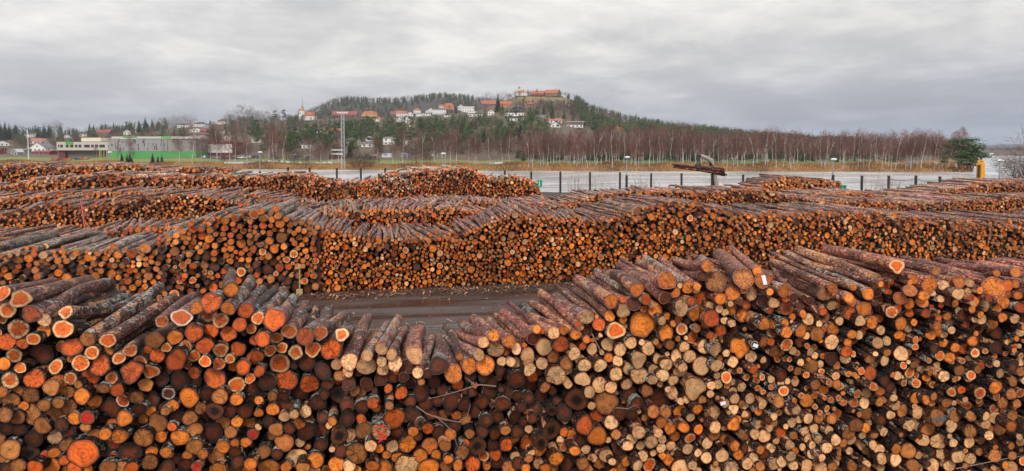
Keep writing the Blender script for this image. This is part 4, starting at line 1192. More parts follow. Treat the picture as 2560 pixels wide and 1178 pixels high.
    for px, py, l in lamps:
        d = float(post_depth(px)) + 0.8
        T = at_d(px, py, d)
        o = empty('lamp_post', (T[0], T[1], 0))
        MB().tube([(0, 0, 0), (0, 0, 2.9)], 0.2, 8).build('base_post', PILE, o)
        MB().tube([(0, 0, 2.9), (0, 0, T[2] - 0.2)], [0.1, 0.06], 7).build('pole', LAMPG, o)
        MB().lathe([(0.02, 0.12), (0.3, 0.08), (0.42, 0.0), (0.40, -0.12), (0.12, -0.22), (0.02, -0.22)], (0.1, 0, T[2] - 0.1), 10).build('lamp_head', LAMPW, o)
        tag(o, l, 'lamp post', 'lamp posts along the yard shore')


yard_things()


def cranes():
    d = 72.0
    dark, pale = plain('crane_dark_steel', (0.045, 0.04, 0.036), 0.5), plain('crane_boom_grey', (0.34, 0.29, 0.25), 0.5, 0.3, 2.0)
    P = lambda x, y, dd=0.0: at_d(x, y, d + dd)
    base = P(1790, 476); base[2] = 0
    o = empty('grapple_crane', base)
    L = lambda x, y, dd=0.0: local(o, P(x, y, dd))
    gx = lambda p: tuple(p)
    MB().tube([(0, 0, 0), L(1792, 464), L(1786, 430)], [0.26, 0.23, 0.2], 8).build('pillar', pale, o)
    MB().tube([L(1785, 468, 0.5), L(1782, 428, 0.3)], 0.16, 7).build('lift_cylinder', dark, o)
    m = MB().tube([L(1786, 432), L(1779, 418), L(1777, 408), L(1783, 404)], [0.28, 0.26, 0.22, 0.16], 7)
    m.build('knuckle', dark, o)
    MB().tube([L(1783, 412), L(1778, 402), L(1768, 395.5), L(1754, 390), L(1750, 389)], [0.2, 0.27, 0.25, 0.2, 0.16], 8).build('boom', pale, o)
    MB().tube([L(1789, 412), L(1786, 405), L(1778, 398), L(1770, 393)], 0.07, 6).build('hose', dark, o)
    MB().tube([L(1752, 388.5), L(1747, 389), L(1745.5, 395), L(1746.5, 403)], [0.2, 0.22, 0.18, 0.16], 8).build('tip_link', dark, o)
    g = MB().tube([L(1746.5, 403), L(1745, 409)], [0.12, 0.24], 8)
    c = L(1745, 413)
    g.box(c, (0.5, 0.45, 0.28))
    gr = g.build('grapple', dark, o)
    for sgn in (-1, 1):
        q = [L(1743 + 2, 413, sgn * 0.25), L(1742 + 4, 420, sgn * 0.62), L(1748, 428.5, sgn * 0.25)]
        MB().tube(q, [0.12, 0.12, 0.06], 6).build('claw', dark, gr)
    tag(o, 'weathered grapple crane holding a bundle of logs over the water', 'crane')
    # the bundle
    red = [(1681, 411.5, 1810, 423.5, .12, -.15), (1685, 415, 1809, 431, .13, 0.1), (1683, 418, 1812, 434, .12, -.3), (1700, 417.5, 1805, 437, .1, .2), (1690, 413, 1808, 425, .14, .28), (1704, 419, 1817, 437.5, .09, -.1), (1692, 419, 1812, 439, .09, .05), (1697, 415, 1811, 429, .13, -.4)]
    nm = ['uppermost', 'second highest', 'middle front', 'lower rear', 'high rear', 'longest lower', 'lowest', 'foremost']
    B = Logs()
    for x1, y1, x2, y2, r, dd in red:
        a, b = P(x2, y2, dd), P(x1, y1, dd)
        B.add(a, b - a, r * 1.15, r * 0.8, float(np.linalg.norm(b - a)), 'b', (0.11, 0.03, 0.026), 0.1)
    T = B.arrays(np.random.default_rng(4))
    for j in range(len(red)):
        Tj = sub(T, np.array([j]))
        org = Tj['P'][0].copy()
        me = logs_mesh('log', Tj, 10, 6, np.random.default_rng(j), 0.03)
        for v in me.vertices:
            v.co -= Vector(org)
        ob = link('log', me)
        ob.location = org
        tag(ob, '%s wet dark red log of the bundle hanging in the grapple' % nm[j], 'log', 'logs held by the grapple crane')
    # yellow crane boom behind the right-hand pile
    d2 = 77.0
    Q = lambda x, y, dd=0.0: at_d(x, y, d2 + dd)
    yel = plain('yellow_crane_paint', (0.80, 0.37, 0.015), 0.4, 0.1)
    b = Q(2449, 480); b[2] = 0
    o = empty('crane_boom', b, -YAW)
    z = lambda y: Q(2449, y)[2]
    k = d2 / F
    m = MB()
    w0, w1, dep = 10 * k, 7.5 * k, 0.42
    pts = [(-w0 / 2, -dep, 0), (w0 / 2, -dep, 0), (w0 / 2, dep, 0), (-w0 / 2, dep, 0), (-w1 / 2, -dep, z(408)), (w1 / 2, -dep, z(408)), (w1 / 2, dep, z(408)), (-w1 / 2, dep, z(408))]
    m.poly(pts, [(3, 2, 1, 0), (4, 5, 6, 7), (0, 1, 5, 4), (1, 2, 6, 5), (2, 3, 7, 6), (3, 0, 4, 7)])
    m.build('boom', yel, o)
    m = MB().box((0, -0.05, z(410)), (13.5 * k, 0.5, 0.25))
    for sgn in (-1, 1):
        m.tube([(sgn * 6 * k, -0.05, z(412)), (sgn * 5.6 * k, -0.05, z(404)), (sgn * 2.5 * k, -0.05, z(400.5))], [0.1, 0.12, 0.1], 6)
    m.box((0, -0.05, z(401)), (5.5 * k, 0.3, 0.16)).build('head', yel, o)
    MB().tube([(6.6 * k, -0.1, z(470)), (6.2 * k, -0.1, z(414))], 0.11, 7).build('side_cylinder', dark, o)
    MB().box((7.4 * k, -0.1, z(436)), (2.4 * k, 0.3, 0.8)).build('side_bracket', yel, o)
    MB().box((-6.0 * k, -0.1, z(430)), (0.06, 0.3, 2.0)).build('side_rail', dark, o)
    MB().tube([(0, -0.05, z(400)), (0.05, -0.05, z(395)), (0.13, -0.05, z(394))], [0.1, 0.13, 0.05], 6).build('lamp', dark, o)
    tag(o, 'yellow crane boom standing upright behind the right-hand log pile', 'crane boom')


cranes()


def litter():
    twig = plain('bare_twig', (0.22, 0.13, 0.105), 0.6, 0.3, 8.0)

    def branch(paths, rad, label, Y):
        m = MB()
        for p in paths:
            pts = [at_y(x, y, front_y(x) - Y) for x, y in p]
            m.tube(pts, [0.62 * rad * (1 - 0.65 * i / (len(pts) - 1)) for i in range(len(pts))], 5)
        tag(m.build('fallen_branch', twig), label, 'branch', 'bare branches caught on the front heap')
    branch([[(1240, 966), (1200, 962), (1178, 968), (1150, 977), (1112, 988), (1070, 998)], [(1190, 965), (1175, 953), (1164, 945)]], 0.026, 'long bare branch across the dark wet logs, upper one', 0.32)
    branch([[(1040, 1016), (1066, 1034), (1095, 1046), (1112, 1060), (1130, 1078), (1138, 1100), (1150, 1130)], [(1085, 1040), (1110, 1049), (1150, 1056), (1182, 1055)], [(1148, 1055), (1168, 1042), (1176, 1010)]], 0.024, 'forked bare branch drooping right of the log sprayed DR', 0.34)
    branch([[(1480, 835), (1492, 860), (1504, 880), (1516, 892)]], 0.03, 'short straight branch leaning below the ridge of the right heap', 0.3)
    branch([[(1540, 1020), (1570, 1022), (1590, 1012), (1602, 1026)]], 0.018, 'short kinked twig under the pale logs', 0.3)
    branch([[(940, 1055), (955, 1042), (966, 1030)], [(950, 1046), (952, 1034)]], 0.016, 'little forked twig above the log sprayed DR', 0.3)
    branch([[(2390, 1172), (2450, 1160), (2520, 1146), (2560, 1140)]], 0.02, 'thin twig on the ground at bottom right', 0.5)
    # dry weed stalks along the shore behind the piles
    g = np.random.default_rng(23)
    m = MB()
    for i in range(150):
        px = g.choice([1440, 1480, 1600, 1640, 1790, 1990, 2190, 2215, 2240, 2310, 2370]) + g.normal(0, 14)
        d = float(post_depth(px)) + g.uniform(-5, 0)
        a = at_d(px, 400, d)
        hh = g.uniform(1.2, 3.6)
        b = Vector((a[0], a[1], 0))
        e = b + Vector((g.normal(0, 0.25) * hh * 0.5, g.normal(0, 0.3), hh))
        m.tube([b, e], [0.022, 0.008], 4, False)
        for j in range(3):
            f0 = b.lerp(e, g.uniform(0.4, 0.9))
            m.tube([f0, f0 + Vector((g.normal(0, 0.3), g.normal(0, 0.2), g.uniform(0.2, 0.6)))], [0.013, 0.005], 4, False)
    tag(m.build('dry_weeds', twig), 'thin dry weed stalks along the near shore', kind='stuff')
    # bark scraps along the foot of the far row
    g = np.random.default_rng(15)
    V, f = [], []

    def scrap(x, y, z, ln, w, a):
        b = len(V)
        c, s = math.cos(a), math.sin(a)
        t = g.uniform(-0.02, 0.05)
        for u, v in ((-1, -1), (1, -1), (1, 1), (-1, 1)):
            V.append((x + u * ln * c - v * w * s, y + u * ln * s + v * w * c, z + 0.012 + t * (u + 1) + 0.01 * g.random()))
        f.append((b, b + 1, b + 2, b + 3))
    for i in range(5200):
        x = g.uniform(-20, 34)
        y = 31.1 - abs(g.normal(0, 0.62)) if g.random() < 0.82 else g.uniform(23.2, 25.2)
        scrap(x, y, 0.01, abs(g.normal(0.05, 0.06)) + 0.02, g.uniform(0.01, 0.035), g.uniform(0, 3.14))
    for i in range(1500):                                   # litter and trodden bark on the lane
        scrap(g.uniform(-16, 30), g.uniform(21, 30.4), 0.012, abs(g.normal(0.03, 0.035)) + 0.015, g.uniform(0.008, 0.025), g.uniform(0, 3.14))
    nn = len(f)
    me = np_mesh('bark_scraps', np.array(V), [np.array(f)], [plain('bark_scrap_dark', (0.10, 0.045, 0.03), 0.7, 0.5, 6.0), plain('bark_scrap_pale', (0.48, 0.25, 0.13), 0.7, 0.4, 6.0)], (g.random(nn) < 0.13).astype(int))
    tag(link('bark_scraps', me), 'scraps of bark and splinters along the road edges', kind='stuff')


litter()

# ------------------------------------------------------------------ the town: every house a thing with walls, roof and windows
WALLC = {'w': (0.78, 0.77, 0.74), 'c': (0.66, 0.58, 0.46), 'y': (0.62, 0.38, 0.08), 'r': (0.26, 0.03, 0.025), 'd': (0.045, 0.04, 0.04), 'n': (0.20, 0.115, 0.07), 'g': (0.33, 0.33, 0.34), 'o': (0.55, 0.22, 0.07), 's': (0.20, 0.155, 0.115), 'm': (0.14, 0.035, 0.035), 'k': (0.62, 0.45, 0.38)}
ROOFC = {'o': (0.40, 0.115, 0.055), 'd': (0.06, 0.055, 0.055), 'g': (0.17, 0.17, 0.18), 'r': (0.28, 0.065, 0.045), 'b': (0.10, 0.065, 0.05), 'w': (0.6, 0.6, 0.6), 'p': (0.42, 0.13, 0.10)}
SCREEN = [(1284, 1432, 246, 880.0), (748, 792, 289, 690.0), (136, 492, 386, 405.0), (490, 586, 384, 420.0), (826, 860, 386, 370.0)]   # what trees may not stand before: left, right, lowest row, distance
GLASS = plain('dark_window_glass', (0.035, 0.04, 0.05), 0.15, 0.2, 3.0)
FRAME = plain('white_window_frame', (0.75, 0.75, 0.74), 0.6, 0.05)


def wall_mat(c):
    return plain('house_wall_' + {'w': 'white', 'c': 'cream', 'y': 'yellow', 'r': 'red', 'd': 'black', 'n': 'brown', 'g': 'grey', 'o': 'orange', 's': 'stone', 'm': 'maroon', 'k': 'pink'}[c], WALLC[c], 0.8, 0.12, 0.5)


def roof_mat(c):
    return plain('roof_' + {'o': 'orange', 'd': 'slate', 'g': 'grey', 'r': 'red', 'b': 'brown', 'w': 'white', 'p': 'pink'}[c], ROOFC[c], 0.7, 0.25, 0.6)


def house(px, yb, w_px, h_px_, r_px, wc, rc, kind, label, turn=0.0, name='house', cat='house', depth=None, nwin=None, dmin=300.0, far=None):
    """kind: S ridge across the view, G gable towards us, F flat roof, H hipped roof"""
    d = far or max(ground_hit(px, yb), dmin)
    k = d / F
    W, Hh, Rr = max(w_px * k, 3.0), max(h_px_ * k, 2.2), max(r_px * k, 0.3)
    D = depth or min(max(W * 0.7, 6.0), 11.0)
    P = place(px, d + D * 0.4)
    P[2] = min(P[2], float(terrain(px, d))) - 0.3
    if far:
        P[2] = at_d(px, yb, d)[2] - 0.3
    Hh += 0.3
    o = empty(name, P, -YAW + R_(turn))
    SCREEN.append((px - w_px * 0.55, px + w_px * 0.55, yb - 0.62 * h_px_, d))
    x, y = W / 2, D / 2
    wm = MB().box((0, 0, Hh / 2), (W, D, Hh))
    rm = MB()
    e, th = 0.45, 0.22
    if kind == 'F':
        rm.box((0, 0, Hh + Rr / 2 + 0.003), (W + 0.5, D + 0.5, Rr))
    elif kind in 'SG':
        ax = kind == 'S'
        L, A = (x, y) if ax else (y, x)
        pt = (lambda u, v, z: (u, v, z)) if ax else (lambda u, v, z: (v, -u, z))
        for s_ in (-1, 1):
            wm.poly([pt(s_ * (L - 0.002), -A, Hh), pt(s_ * (L - 0.002), A, Hh), pt(s_ * (L - 0.002), 0, Hh + Rr)], [(0, 1, 2)] if s_ > 0 else [(1, 0, 2)])
        sl = Rr / A
        for s_ in (-1, 1):
            pts = [pt(-L - e, 0, Hh + Rr + 0.04), pt(L + e, 0, Hh + Rr + 0.04), pt(L + e, s_ * (A + e), Hh - sl * e + 0.04), pt(-L - e, s_ * (A + e), Hh - sl * e + 0.04)]
            pts += [(a, b, c + th) for a, b, c in pts]
            rm.poly(pts, [(0, 1, 2, 3), (7, 6, 5, 4), (0, 4, 5, 1), (1, 5, 6, 2), (2, 6, 7, 3), (3, 7, 4, 0)])
    else:
        q = min(x, y) * 0.9
        b = [(-x - e, -y - e, Hh + 0.02), (x + e, -y - e, Hh + 0.02), (x + e, y + e, Hh + 0.02), (-x - e, y + e, Hh + 0.02)]
        top = [(-x + q, 0, Hh + Rr), (x - q, 0, Hh + Rr)] if x >= y else [(0, -y + q, Hh + Rr), (0, y - q, Hh + Rr)]
        rm.poly(b + top, [(0, 1, 5, 4), (1, 2, 5), (2, 3, 4, 5), (3, 0, 4), (3, 2, 1, 0)] if x >= y else [(0, 1, 4), (1, 2, 5, 4), (2, 3, 5), (3, 0, 4, 5), (3, 2, 1, 0)])
    wm.build('wall', wall_mat(wc), o)
    ro = rm.build('roof', roof_mat(rc), o)
    if kind != 'F' and W > 5:
        MB().box((W * 0.2 if kind != 'G' else 0.3, 0.4, Hh + Rr + 0.3), (0.7, 0.7, 1.3)).build('chimney', roof_mat('b'), ro)
    if wc in 'wckgyso' or wc in 'rdnm':
        fl = max(1, int(round(Hh / 3.0)))
        n = nwin if nwin is not None else max(1, min(6, int(W / 3.2)))
        for f_ in range(fl):
            for i in range(n):
                wx = (i + 0.5) / n * W - W / 2
                wz = Hh * (f_ + 0.55) / fl
                fr = MB().box((wx, -y - 0.02, wz), (1.5, 0.06, 1.6)).build('window', FRAME, o)
                MB().box((wx, -y - 0.06, wz), (1.25, 0.05, 1.35)).build('pane', GLASS, fr)
    if kind == 'G' and Rr > 2.5:
        fr = MB().box((0, -y - 0.02, Hh + Rr * 0.3), (1.4, 0.06, 1.4)).build('window', FRAME, o)
        MB().box((0, -y - 0.06, Hh + Rr * 0.3), (1.15, 0.05, 1.15)).build('pane', GLASS, fr)
    tag(o, label, cat, 'houses of the town across the river' if cat == 'house' else None)
    return o


HOUSES = [
    (15, 350, 26, 6, 5, 'w', 'd', 'G', 'white gabled house highest at the far left edge', 20), (10, 365, 28, 7, 6, 'w', 'b', 'G', 'white house with brown roof just above the far left sheds', 25),
    (84, 344, 28, 8, 4, 'w', 'd', 'S', 'long white house high behind the white flagpole', -15), (113, 345, 21, 4, 4, 'w', 'd', 'S', 'low white house with dark roof before dark spruces', 0),
    (108, 379, 46, 9, 13, 'w', 'g', 'G', 'largest white gabled house right of the white flagpole', -8), (100, 360, 32, 7, 6, 'w', 'p', 'S', 'house with pinkish roof above the largest white gabled house', 10),
    (114, 387, 42, 4, 3, 'r', 'r', 'S', 'low red garage row below the largest white gabled house', 0), (54, 385, 34, 8, 4, 'g', 'g', 'S', 'wide grey shed left of the white flagpole', 0),
    (47, 387, 11, 6, 6, 'g', 'w', 'G', 'small grey gabled shed standing on the grass', 0), (4, 386, 12, 12, 4, 'r', 'd', 'S', 'brick red house cut by the left edge', 0),
    (143, 341, 9, 5, 4, 'w', 'd', 'G', 'tiny white gabled house among the left spruces', 0), (172, 345, 13, 4, 5, 'w', 'd', 'G', 'small white gabled house above the cream school wing', 10),
    (212, 341, 15, 6, 5, 'w', 'b', 'S', 'white house with bent roof above the green school panel', 15), (266, 338, 38, 6, 8, 'n', 'r', 'S', 'brown house with long red roof on the left slope', -10),
    (320, 338, 16, 8, 6, 'w', 'g', 'G', 'white gabled house right of the long red roof', 30), (348, 332, 10, 6, 4, 'w', 'g', 'S', 'small white house right of the white gabled one on the left slope', 0),
    (486, 312, 33, 14, 1, 'y', 'd', 'F', 'flat yellow building on the ridge', 6), (510, 306, 20, 9, 7, 'w', 'o', 'H', 'white house with orange roof right of the flat yellow building', 0),
    (538, 305, 30, 8, 9, 'w', 'g', 'G', 'large white villa with steep gable on the ridge', 25), (441, 317, 24, 7, 6, 'n', 'b', 'S', 'brown house with dark roof below left of the yellow building', 0),
    (464, 319, 27, 6, 4, 'w', 'b', 'S', 'low white house under the yellow building', 0), (504, 317, 30, 6, 6, 'w', 'b', 'H', 'white house with dark hipped roof below the orange roof', 0),
    (558, 311, 20, 7, 6, 'c', 'b', 'H', 'cream house with dark hipped roof right of the villa', 0), (492, 331, 28, 6, 6, 'w', 'd', 'G', 'white gabled house on mid slope under the hipped roofs', 20),
    (513, 332, 16, 3, 3, 'r', 'r', 'S', 'small bright red roof right of the mid-slope white gable', 0), (516, 326, 14, 4, 5, 'g', 'g', 'S', 'grey-roofed house just above the small bright red roof', 30),
    (560, 334, 14, 6, 5, 'w', 'd', 'S', 'pale house with dark roof behind the tall birches', 0), (575, 351, 28, 6, 7, 'k', 'b', 'G', 'pinkish house behind the birches above the red and white hall', -20),
    (501, 356, 38, 17, 2, 'k', 'b', 'F', 'pale pink apartment block behind the red and white hall', 0), (655, 302, 28, 13, 2, 'w', 'g', 'H', 'white columned mansion on the ridge left of the church', 0),
    (710, 300, 11, 6, 3, 'w', 'd', 'S', 'small white house between mansion and church', 0), (723, 328, 34, 6, 3, 'd', 'd', 'F', 'flat black house below the church pines', 0),
    (697, 352, 14, 10, 5, 'w', 'w', 'H', 'small white house with pointed roof among red birches', 0), (840, 334, 30, 7, 5, 'd', 'o', 'S', 'dark house with bright orange roof left of the floodlight mast', 4),
    (803, 334, 16, 6, 5, 'w', 'b', 'H', 'white house with dark roof left of the bright orange roof', 0), (770, 371, 24, 8, 2, 'w', 'g', 'F', 'low pale block behind the football shelters', 0),
    (645, 357, 22, 9, 3, 'c', 'g', 'S', 'cream house hidden by birches above the second lamp post', 0), (883, 364, 34, 14, 3, 'c', 'g', 'S', 'pale apartment house right of the floodlight mast', 0),
    (926, 292, 38, 6, 8, 'y', 'o', 'H', 'yellow house with orange roof above the pines', 0), (943, 304, 14, 7, 5, 'w', 'o', 'S', 'small white house with orange roof below the yellow one', 20),
    (865, 291, 60, 4, 8, 'r', 'r', 'S', 'long red roofed block right of the church', 0), (985, 289, 14, 4, 6, 'n', 'r', 'S', 'small red-brown roof left of the white house row', 0),
    (1005, 293, 26, 9, 6, 'w', 'o', 'S', 'white house with orange roof and bright front in the town centre', 12), (1027, 293, 13, 8, 5, 'w', 'o', 'G', 'narrow white house with orange roof beside its wider twin', 0),
    (1001, 304, 18, 6, 5, 'w', 'o', 'G', 'low white house with orange roof below the town-centre front', 20), (1024, 311, 24, 10, 9, 'w', 'd', 'G', 'white house with steep dark gable roof above the pines', -25),
    (1031, 319, 12, 8, 4, 'k', 'r', 'S', 'small pinkish house under the steep dark gable', 0), (1044, 285, 18, 8, 6, 'w', 'o', 'H', 'ornate white house with orange trim', 0),
    (1076, 283, 20, 6, 6, 'w', 'd', 'G', 'white house with twin dark roofs left of the big white block', 25), (1099, 287, 34, 11, 3, 'w', 'g', 'H', 'big white block of a house in the upper town', 0),
    (1123, 275, 26, 8, 9, 'o', 'o', 'H', 'orange walled house with orange roof above the white block', 0), (1106, 271, 15, 4, 4, 'w', 'o', 'S', 'low house with orange roof left of the orange walled one', 0),
    (1153, 277, 15, 9, 6, 'w', 'd', 'G', 'white gabled house at the left of the stepped white terrace', 0), (1170, 281, 30, 12, 2, 'w', 'w', 'F', 'stepped white terrace house on the slope', 8),
    (1179, 289, 18, 8, 2, 'w', 'w', 'F', 'lower white terrace house, right below the stepped one', 8), (1060, 291, 36, 6, 2, 'w', 'g', 'F', 'low white flat-roofed house above the pines', 0),
    (1118, 293, 13, 5, 3, 'w', 'd', 'S', 'little white gable peeking over the pines', 20), (1190, 292, 32, 6, 2, 'w', 'd', 'F', 'dark-roofed white bungalow right of the terrace', 0),
    (925, 353, 16, 9, 6, 'w', 'd', 'G', 'white gabled house among low pines right of the mast', 0), (920, 368, 28, 8, 3, 'w', 'g', 'S', 'long white house behind the football bank', 0),
    (975, 362, 30, 16, 4, 'w', 'g', 'H', 'large white house with windows behind the blue-lettered container', 0), (1013, 362, 18, 14, 4, 'c', 'g', 'S', 'cream house half hidden by birches right of the large white one', 0),
    (1222, 265, 36, 5, 8, 'r', 'o', 'S', 'red house with long orange roof left of the tall spruce', 10), (1264, 269, 28, 8, 7, 'o', 'o', 'S', 'orange-red house with orange roof right of the tall spruce', 0),
    (1295, 281, 38, 9, 7, 'd', 'w', 'G', 'black timber chalet with white gable edges on the hill', 0), (1286, 291, 48, 8, 1, 'w', 'n' if False else 'b', 'F', 'long low white house below the black chalet', 0),
    (1285, 298, 34, 4, 1, 'd', 'd', 'F', 'flat dark garage under the long white house', 0), (1284, 303, 20, 4, 1, 'w', 'g', 'F', 'low white house below the flat dark garage', 0),
    (1325, 265, 17, 4, 5, 'r', 'o', 'H', 'small house with orange roof right above the chalet', 0), (1228, 289, 16, 8, 6, 'w', 'o', 'G', 'orange and white house below the long orange roof', 0),
    (1355, 295, 20, 6, 2, 'g', 'g', 'F', 'grey house with white windows right of the chalet', 0), (1388, 309, 32, 7, 5, 'w', 'p', 'S', 'white house with pinkish red roof right of the chalet', 0),
    (1391, 319, 24, 7, 6, 'w', 'd', 'G', 'white gabled house below the pinkish red roof', -20), (1438, 311, 42, 6, 1, 'm', 'w', 'F', 'long maroon house with white windows on the right slope', 0),
    (1436, 319, 40, 6, 1, 'w', 'g', 'F', 'long white house below the maroon one', 0), (1546, 327, 14, 4, 4, 'o', 'o', 'S', 'lone orange roof above the birch wood', 0),
]
for h_ in HOUSES:
    house(*h_[:9], turn=h_[9])


def special_buildings():
    # the fort on the hill top
    house(1303, 239, 30, 7, 7, 'w', 'o', 'H', 'white fort building with orange hipped roof on the summit', name='fort_house', cat='fort building', depth=12, far=893.0)
    house(1345, 239, 32, 5, 7, 'r', 'o', 'S', 'red fort building with orange roof in the middle of the summit', turn=-14, name='fort_house', cat='fort building', depth=10, far=893.0)
    house(1381, 240, 36, 7, 9, 's', 'o', 'S', 'stone fort barn with steep orange-brown roof', turn=-26, name='fort_barn', cat='fort building', depth=14, far=893.0, nwin=0)
    stone = plain('fort_stone', (0.13, 0.10, 0.075), 0.9, 0.3, 0.4)
    a = 890.0
    pts = [(1288, 240, 7), (1340, 241, 7), (1408, 241, 8)]
    o = empty('fort_wall', place(1350, a))
    for (x1, t1, h1), (x2, t2, h2) in zip(pts[:-1], pts[1:]):
        A, B = at_d(x1, t1, a), at_d(x2, t2, a)
        m = MB()
        n = Vector((0, 2.0, 0))
        q = [Vector(A), Vector(B)]
        lo = [p - Vector((0, 0, h * a / F + 3)) for p, h in zip(q, (h1, h2))]
        V = [lo[0], lo[1], lo[1] + n, lo[0] + n, q[0], q[1], q[1] + n, q[0] + n]
        m.poly([local(o, v) for v in V], [(3, 2, 1, 0), (4, 5, 6, 7), (0, 1, 5, 4), (1, 2, 6, 5), (2, 3, 7, 6), (3, 0, 4, 7)]).build('rampart', stone, o)
    tag(o, 'high brown stone rampart under the fort buildings', 'wall')
    o = empty('fort_wall', place(1420, a))
    A, B = at_d(1409, 246, a), at_d(1430, 249, a)
    n = Vector((0, 2, 0)); lo = [Vector(A) - Vector((0, 0, 7)), Vector(B) - Vector((0, 0, 7))]
    V = [lo[0], lo[1], lo[1] + n, lo[0] + n, Vector(A), Vector(B), Vector(B) + n, Vector(A) + n]
    MB().poly([local(o, v) for v in V], [(3, 2, 1, 0), (4, 5, 6, 7), (0, 1, 5, 4), (1, 2, 6, 5), (2, 3, 7, 6), (3, 0, 4, 7)]).build('rampart', stone, o)
    tag(o, 'low stone wall stepping down right of the stone fort barn', 'wall')
    P = at_d(1294, 243, 885); T = at_d(1294, 217, 885)
    o = empty('flagpole', P)
    H_ = T[2] - P[2]
    MB().tube([(0, 0, -2), (0, 0, H_)], 0.13, 6).build('pole', LAMPW, o)
    r, wht, blu = plain('flag_red', (0.55, 0.03, 0.05), 0.7, 0.05), LAMPW, plain('flag_blue', (0.02, 0.04, 0.22), 0.7, 0.05)
    fl = empty('flag', (0.2, 0, H_ - 2.6)); fl.parent = o
    MB().box((1.75, 0, 1.2), (3.5, 0.05, 2.5)).build('cloth', r, fl)
    MB().box((1.75, 0, 1.2), (3.5, 0.07, 0.62)).box((1.2, 0, 1.2), (0.62, 0.074, 2.5)).build('white_cross', wht, fl)
    MB().box((1.75, 0, 1.2), (3.5, 0.09, 0.3)).box((1.2, 0, 1.2), (0.3, 0.094, 2.5)).build('blue_cross', blu, fl)
    tag(o, 'white flagpole with red cross flag at the fort', 'flagpole')
    # church with the golden onion spire
    d = ground_hit(758, 302)
    k = d / F
    P = place(758, d)
    o = empty('church', P, -YAW)
    z = lambda y: float(at_d(758, y, d)[2] - P[2])
    gold = plain('gilded_copper', (0.40, 0.25, 0.08), 0.4, 0.1)
    MB().box((0, 0, z(287) / 2), (13.5 * k, 13.5 * k, z(287))).box((0, 0, z(284)), (11 * k, 11 * k, 7 * k)).box((0, 0, z(279.5)), (12 * k, 12 * k, 2 * k)).build('tower', wall_mat('w'), o)
    MB().lathe([(6 * k, z(278.5)), (5.2 * k, z(275)), (4.0 * k, z(272.5)), (3.9 * k, z(270)), (2.6 * k, z(267)), (1.2 * k, z(264)), (0.8 * k, z(259)), (0.35 * k, z(254))], (0, 0, 0), 12).build('onion_dome', gold, o)
    MB().tube([(0, 0, z(255)), (0, 0, z(246))], 0.4 * k, 6).build('spire', plain('dark_spire', (0.08, 0.08, 0.09)), o)
    for sx in (-3, 3):
        MB().box((sx * k, -5.5 * k - 0.03, z(284)), (1.6 * k, 0.08, 4.5 * k)).build('window', GLASS, o)
    MB().box((18 * k, 5, z(288) / 2), (24 * k, 12, z(288))).build('nave_wall', wall_mat('w'), o)
    m = MB()
    for s_ in (-1, 1):
        pts = [(6.9 * k, 5, z(279)), (31 * k, 5, z(281)), (31 * k, 5 + s_ * 7, z(289)), (6.9 * k, 5 + s_ * 7, z(289))]
        m.poly(pts + [(a_, b_, c_ + 0.3) for a_, b_, c_ in pts], [(0, 1, 2, 3), (7, 6, 5, 4), (0, 4, 5, 1), (1, 5, 6, 2), (2, 6, 7, 3), (3, 7, 4, 0)])
    m.build('nave_roof', roof_mat('o'), o)
    tag(o, 'white church with golden onion dome and thin spire', 'church')
    # green and grey school
    d = 408.0
    k = d / F
    base = place(380, d)
    gz = base[2]
    o = empty('school_building', base, -YAW)
    X = lambda x: (x - 380) * k * 1.0
    Z = lambda y: float(at_d(380, y, d)[2] - gz)
    Z0 = -0.4
    grn = plain('bright_green_panel', (0.075, 0.34, 0.09), 0.5, 0.2, 0.7, streak=True)
    gry = plain('grey_timber_cladding', (0.30, 0.285, 0.30), 0.8, 0.25, 1.2, streak=True)
    lgt = plain('pale_grey_cladding', (0.52, 0.46, 0.43), 0.8, 0.2, 1.2, streak=True)
    drk = plain('dark_cladding_panel', (0.085, 0.08, 0.09), 0.6, 0.3, 2.0)
    lime = plain('lime_panel', (0.40, 0.44, 0.03), 0.5)

    def slab(name, x1, x2, y1, y2, mat, yy=0.0, dep=18.0, parent=o):
        z1, z2 = (Z0 if y1 is None else Z(y1)), Z(y2)
        return MB().box(((X(x1) + X(x2)) / 2, yy + dep / 2, (z1 + z2) / 2), (X(x2) - X(x1), dep, z2 - z1)).build(name, mat, parent)
    hall = slab('hall_wall', 272, 419, 378.2, 347, gry)
    slab('gable_wall', 419.3, 490, 378.2, 347.6, plain('weathered_cladding', (0.29, 0.26, 0.25), 0.8, 0.3, 0.8, streak=True), 0.3)
    slab('green_base', 272.3, 490.3, None, 378, grn, 0.15)
    slab('hall_roof', 271, 491, 347.2, 346.3, plain('flat_roof_edge', (0.5, 0.5, 0.5)), -0.3, 19)
    g = np.random.default_rng(2)
    for i in range(52):
        xx = g.uniform(274, 415)
        y1 = g.choice([358, 366, 376]) + g.uniform(-3, 1)
        slab('cladding_panel', xx, xx + g.choice([1.2, 1.8, 2.6]), y1, y1 - g.choice([5, 8]), drk, -0.06, 0.3, hall)
    wing = slab('wing_wall', 139, 272, 376, 355, lgt, 1.5, 14)
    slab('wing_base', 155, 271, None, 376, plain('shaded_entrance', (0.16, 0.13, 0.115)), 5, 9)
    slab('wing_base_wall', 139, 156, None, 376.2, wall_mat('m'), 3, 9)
    slab('green_sign_panel', 162, 181, 361, 354.5, grn, 1.35, 0.4, wing)
    slab('lime_panel', 170, 173, 369, 361.5, lime, 1.3, 0.4, wing)
    for x1, x2 in ((143, 146), (148, 155), (162, 169), (173.5, 181), (185, 191), (194, 201), (208, 222), (225.5, 232), (235, 243), (246, 260), (267, 271.5)):
        f_ = slab('window', x1, x2, 369, 361.7, drk, 1.42, 0.4, wing)
        slab('pane', x1 + 0.5, x2 - 0.5, 368.4, 362.3, GLASS, 1.38, 0.4, f_)
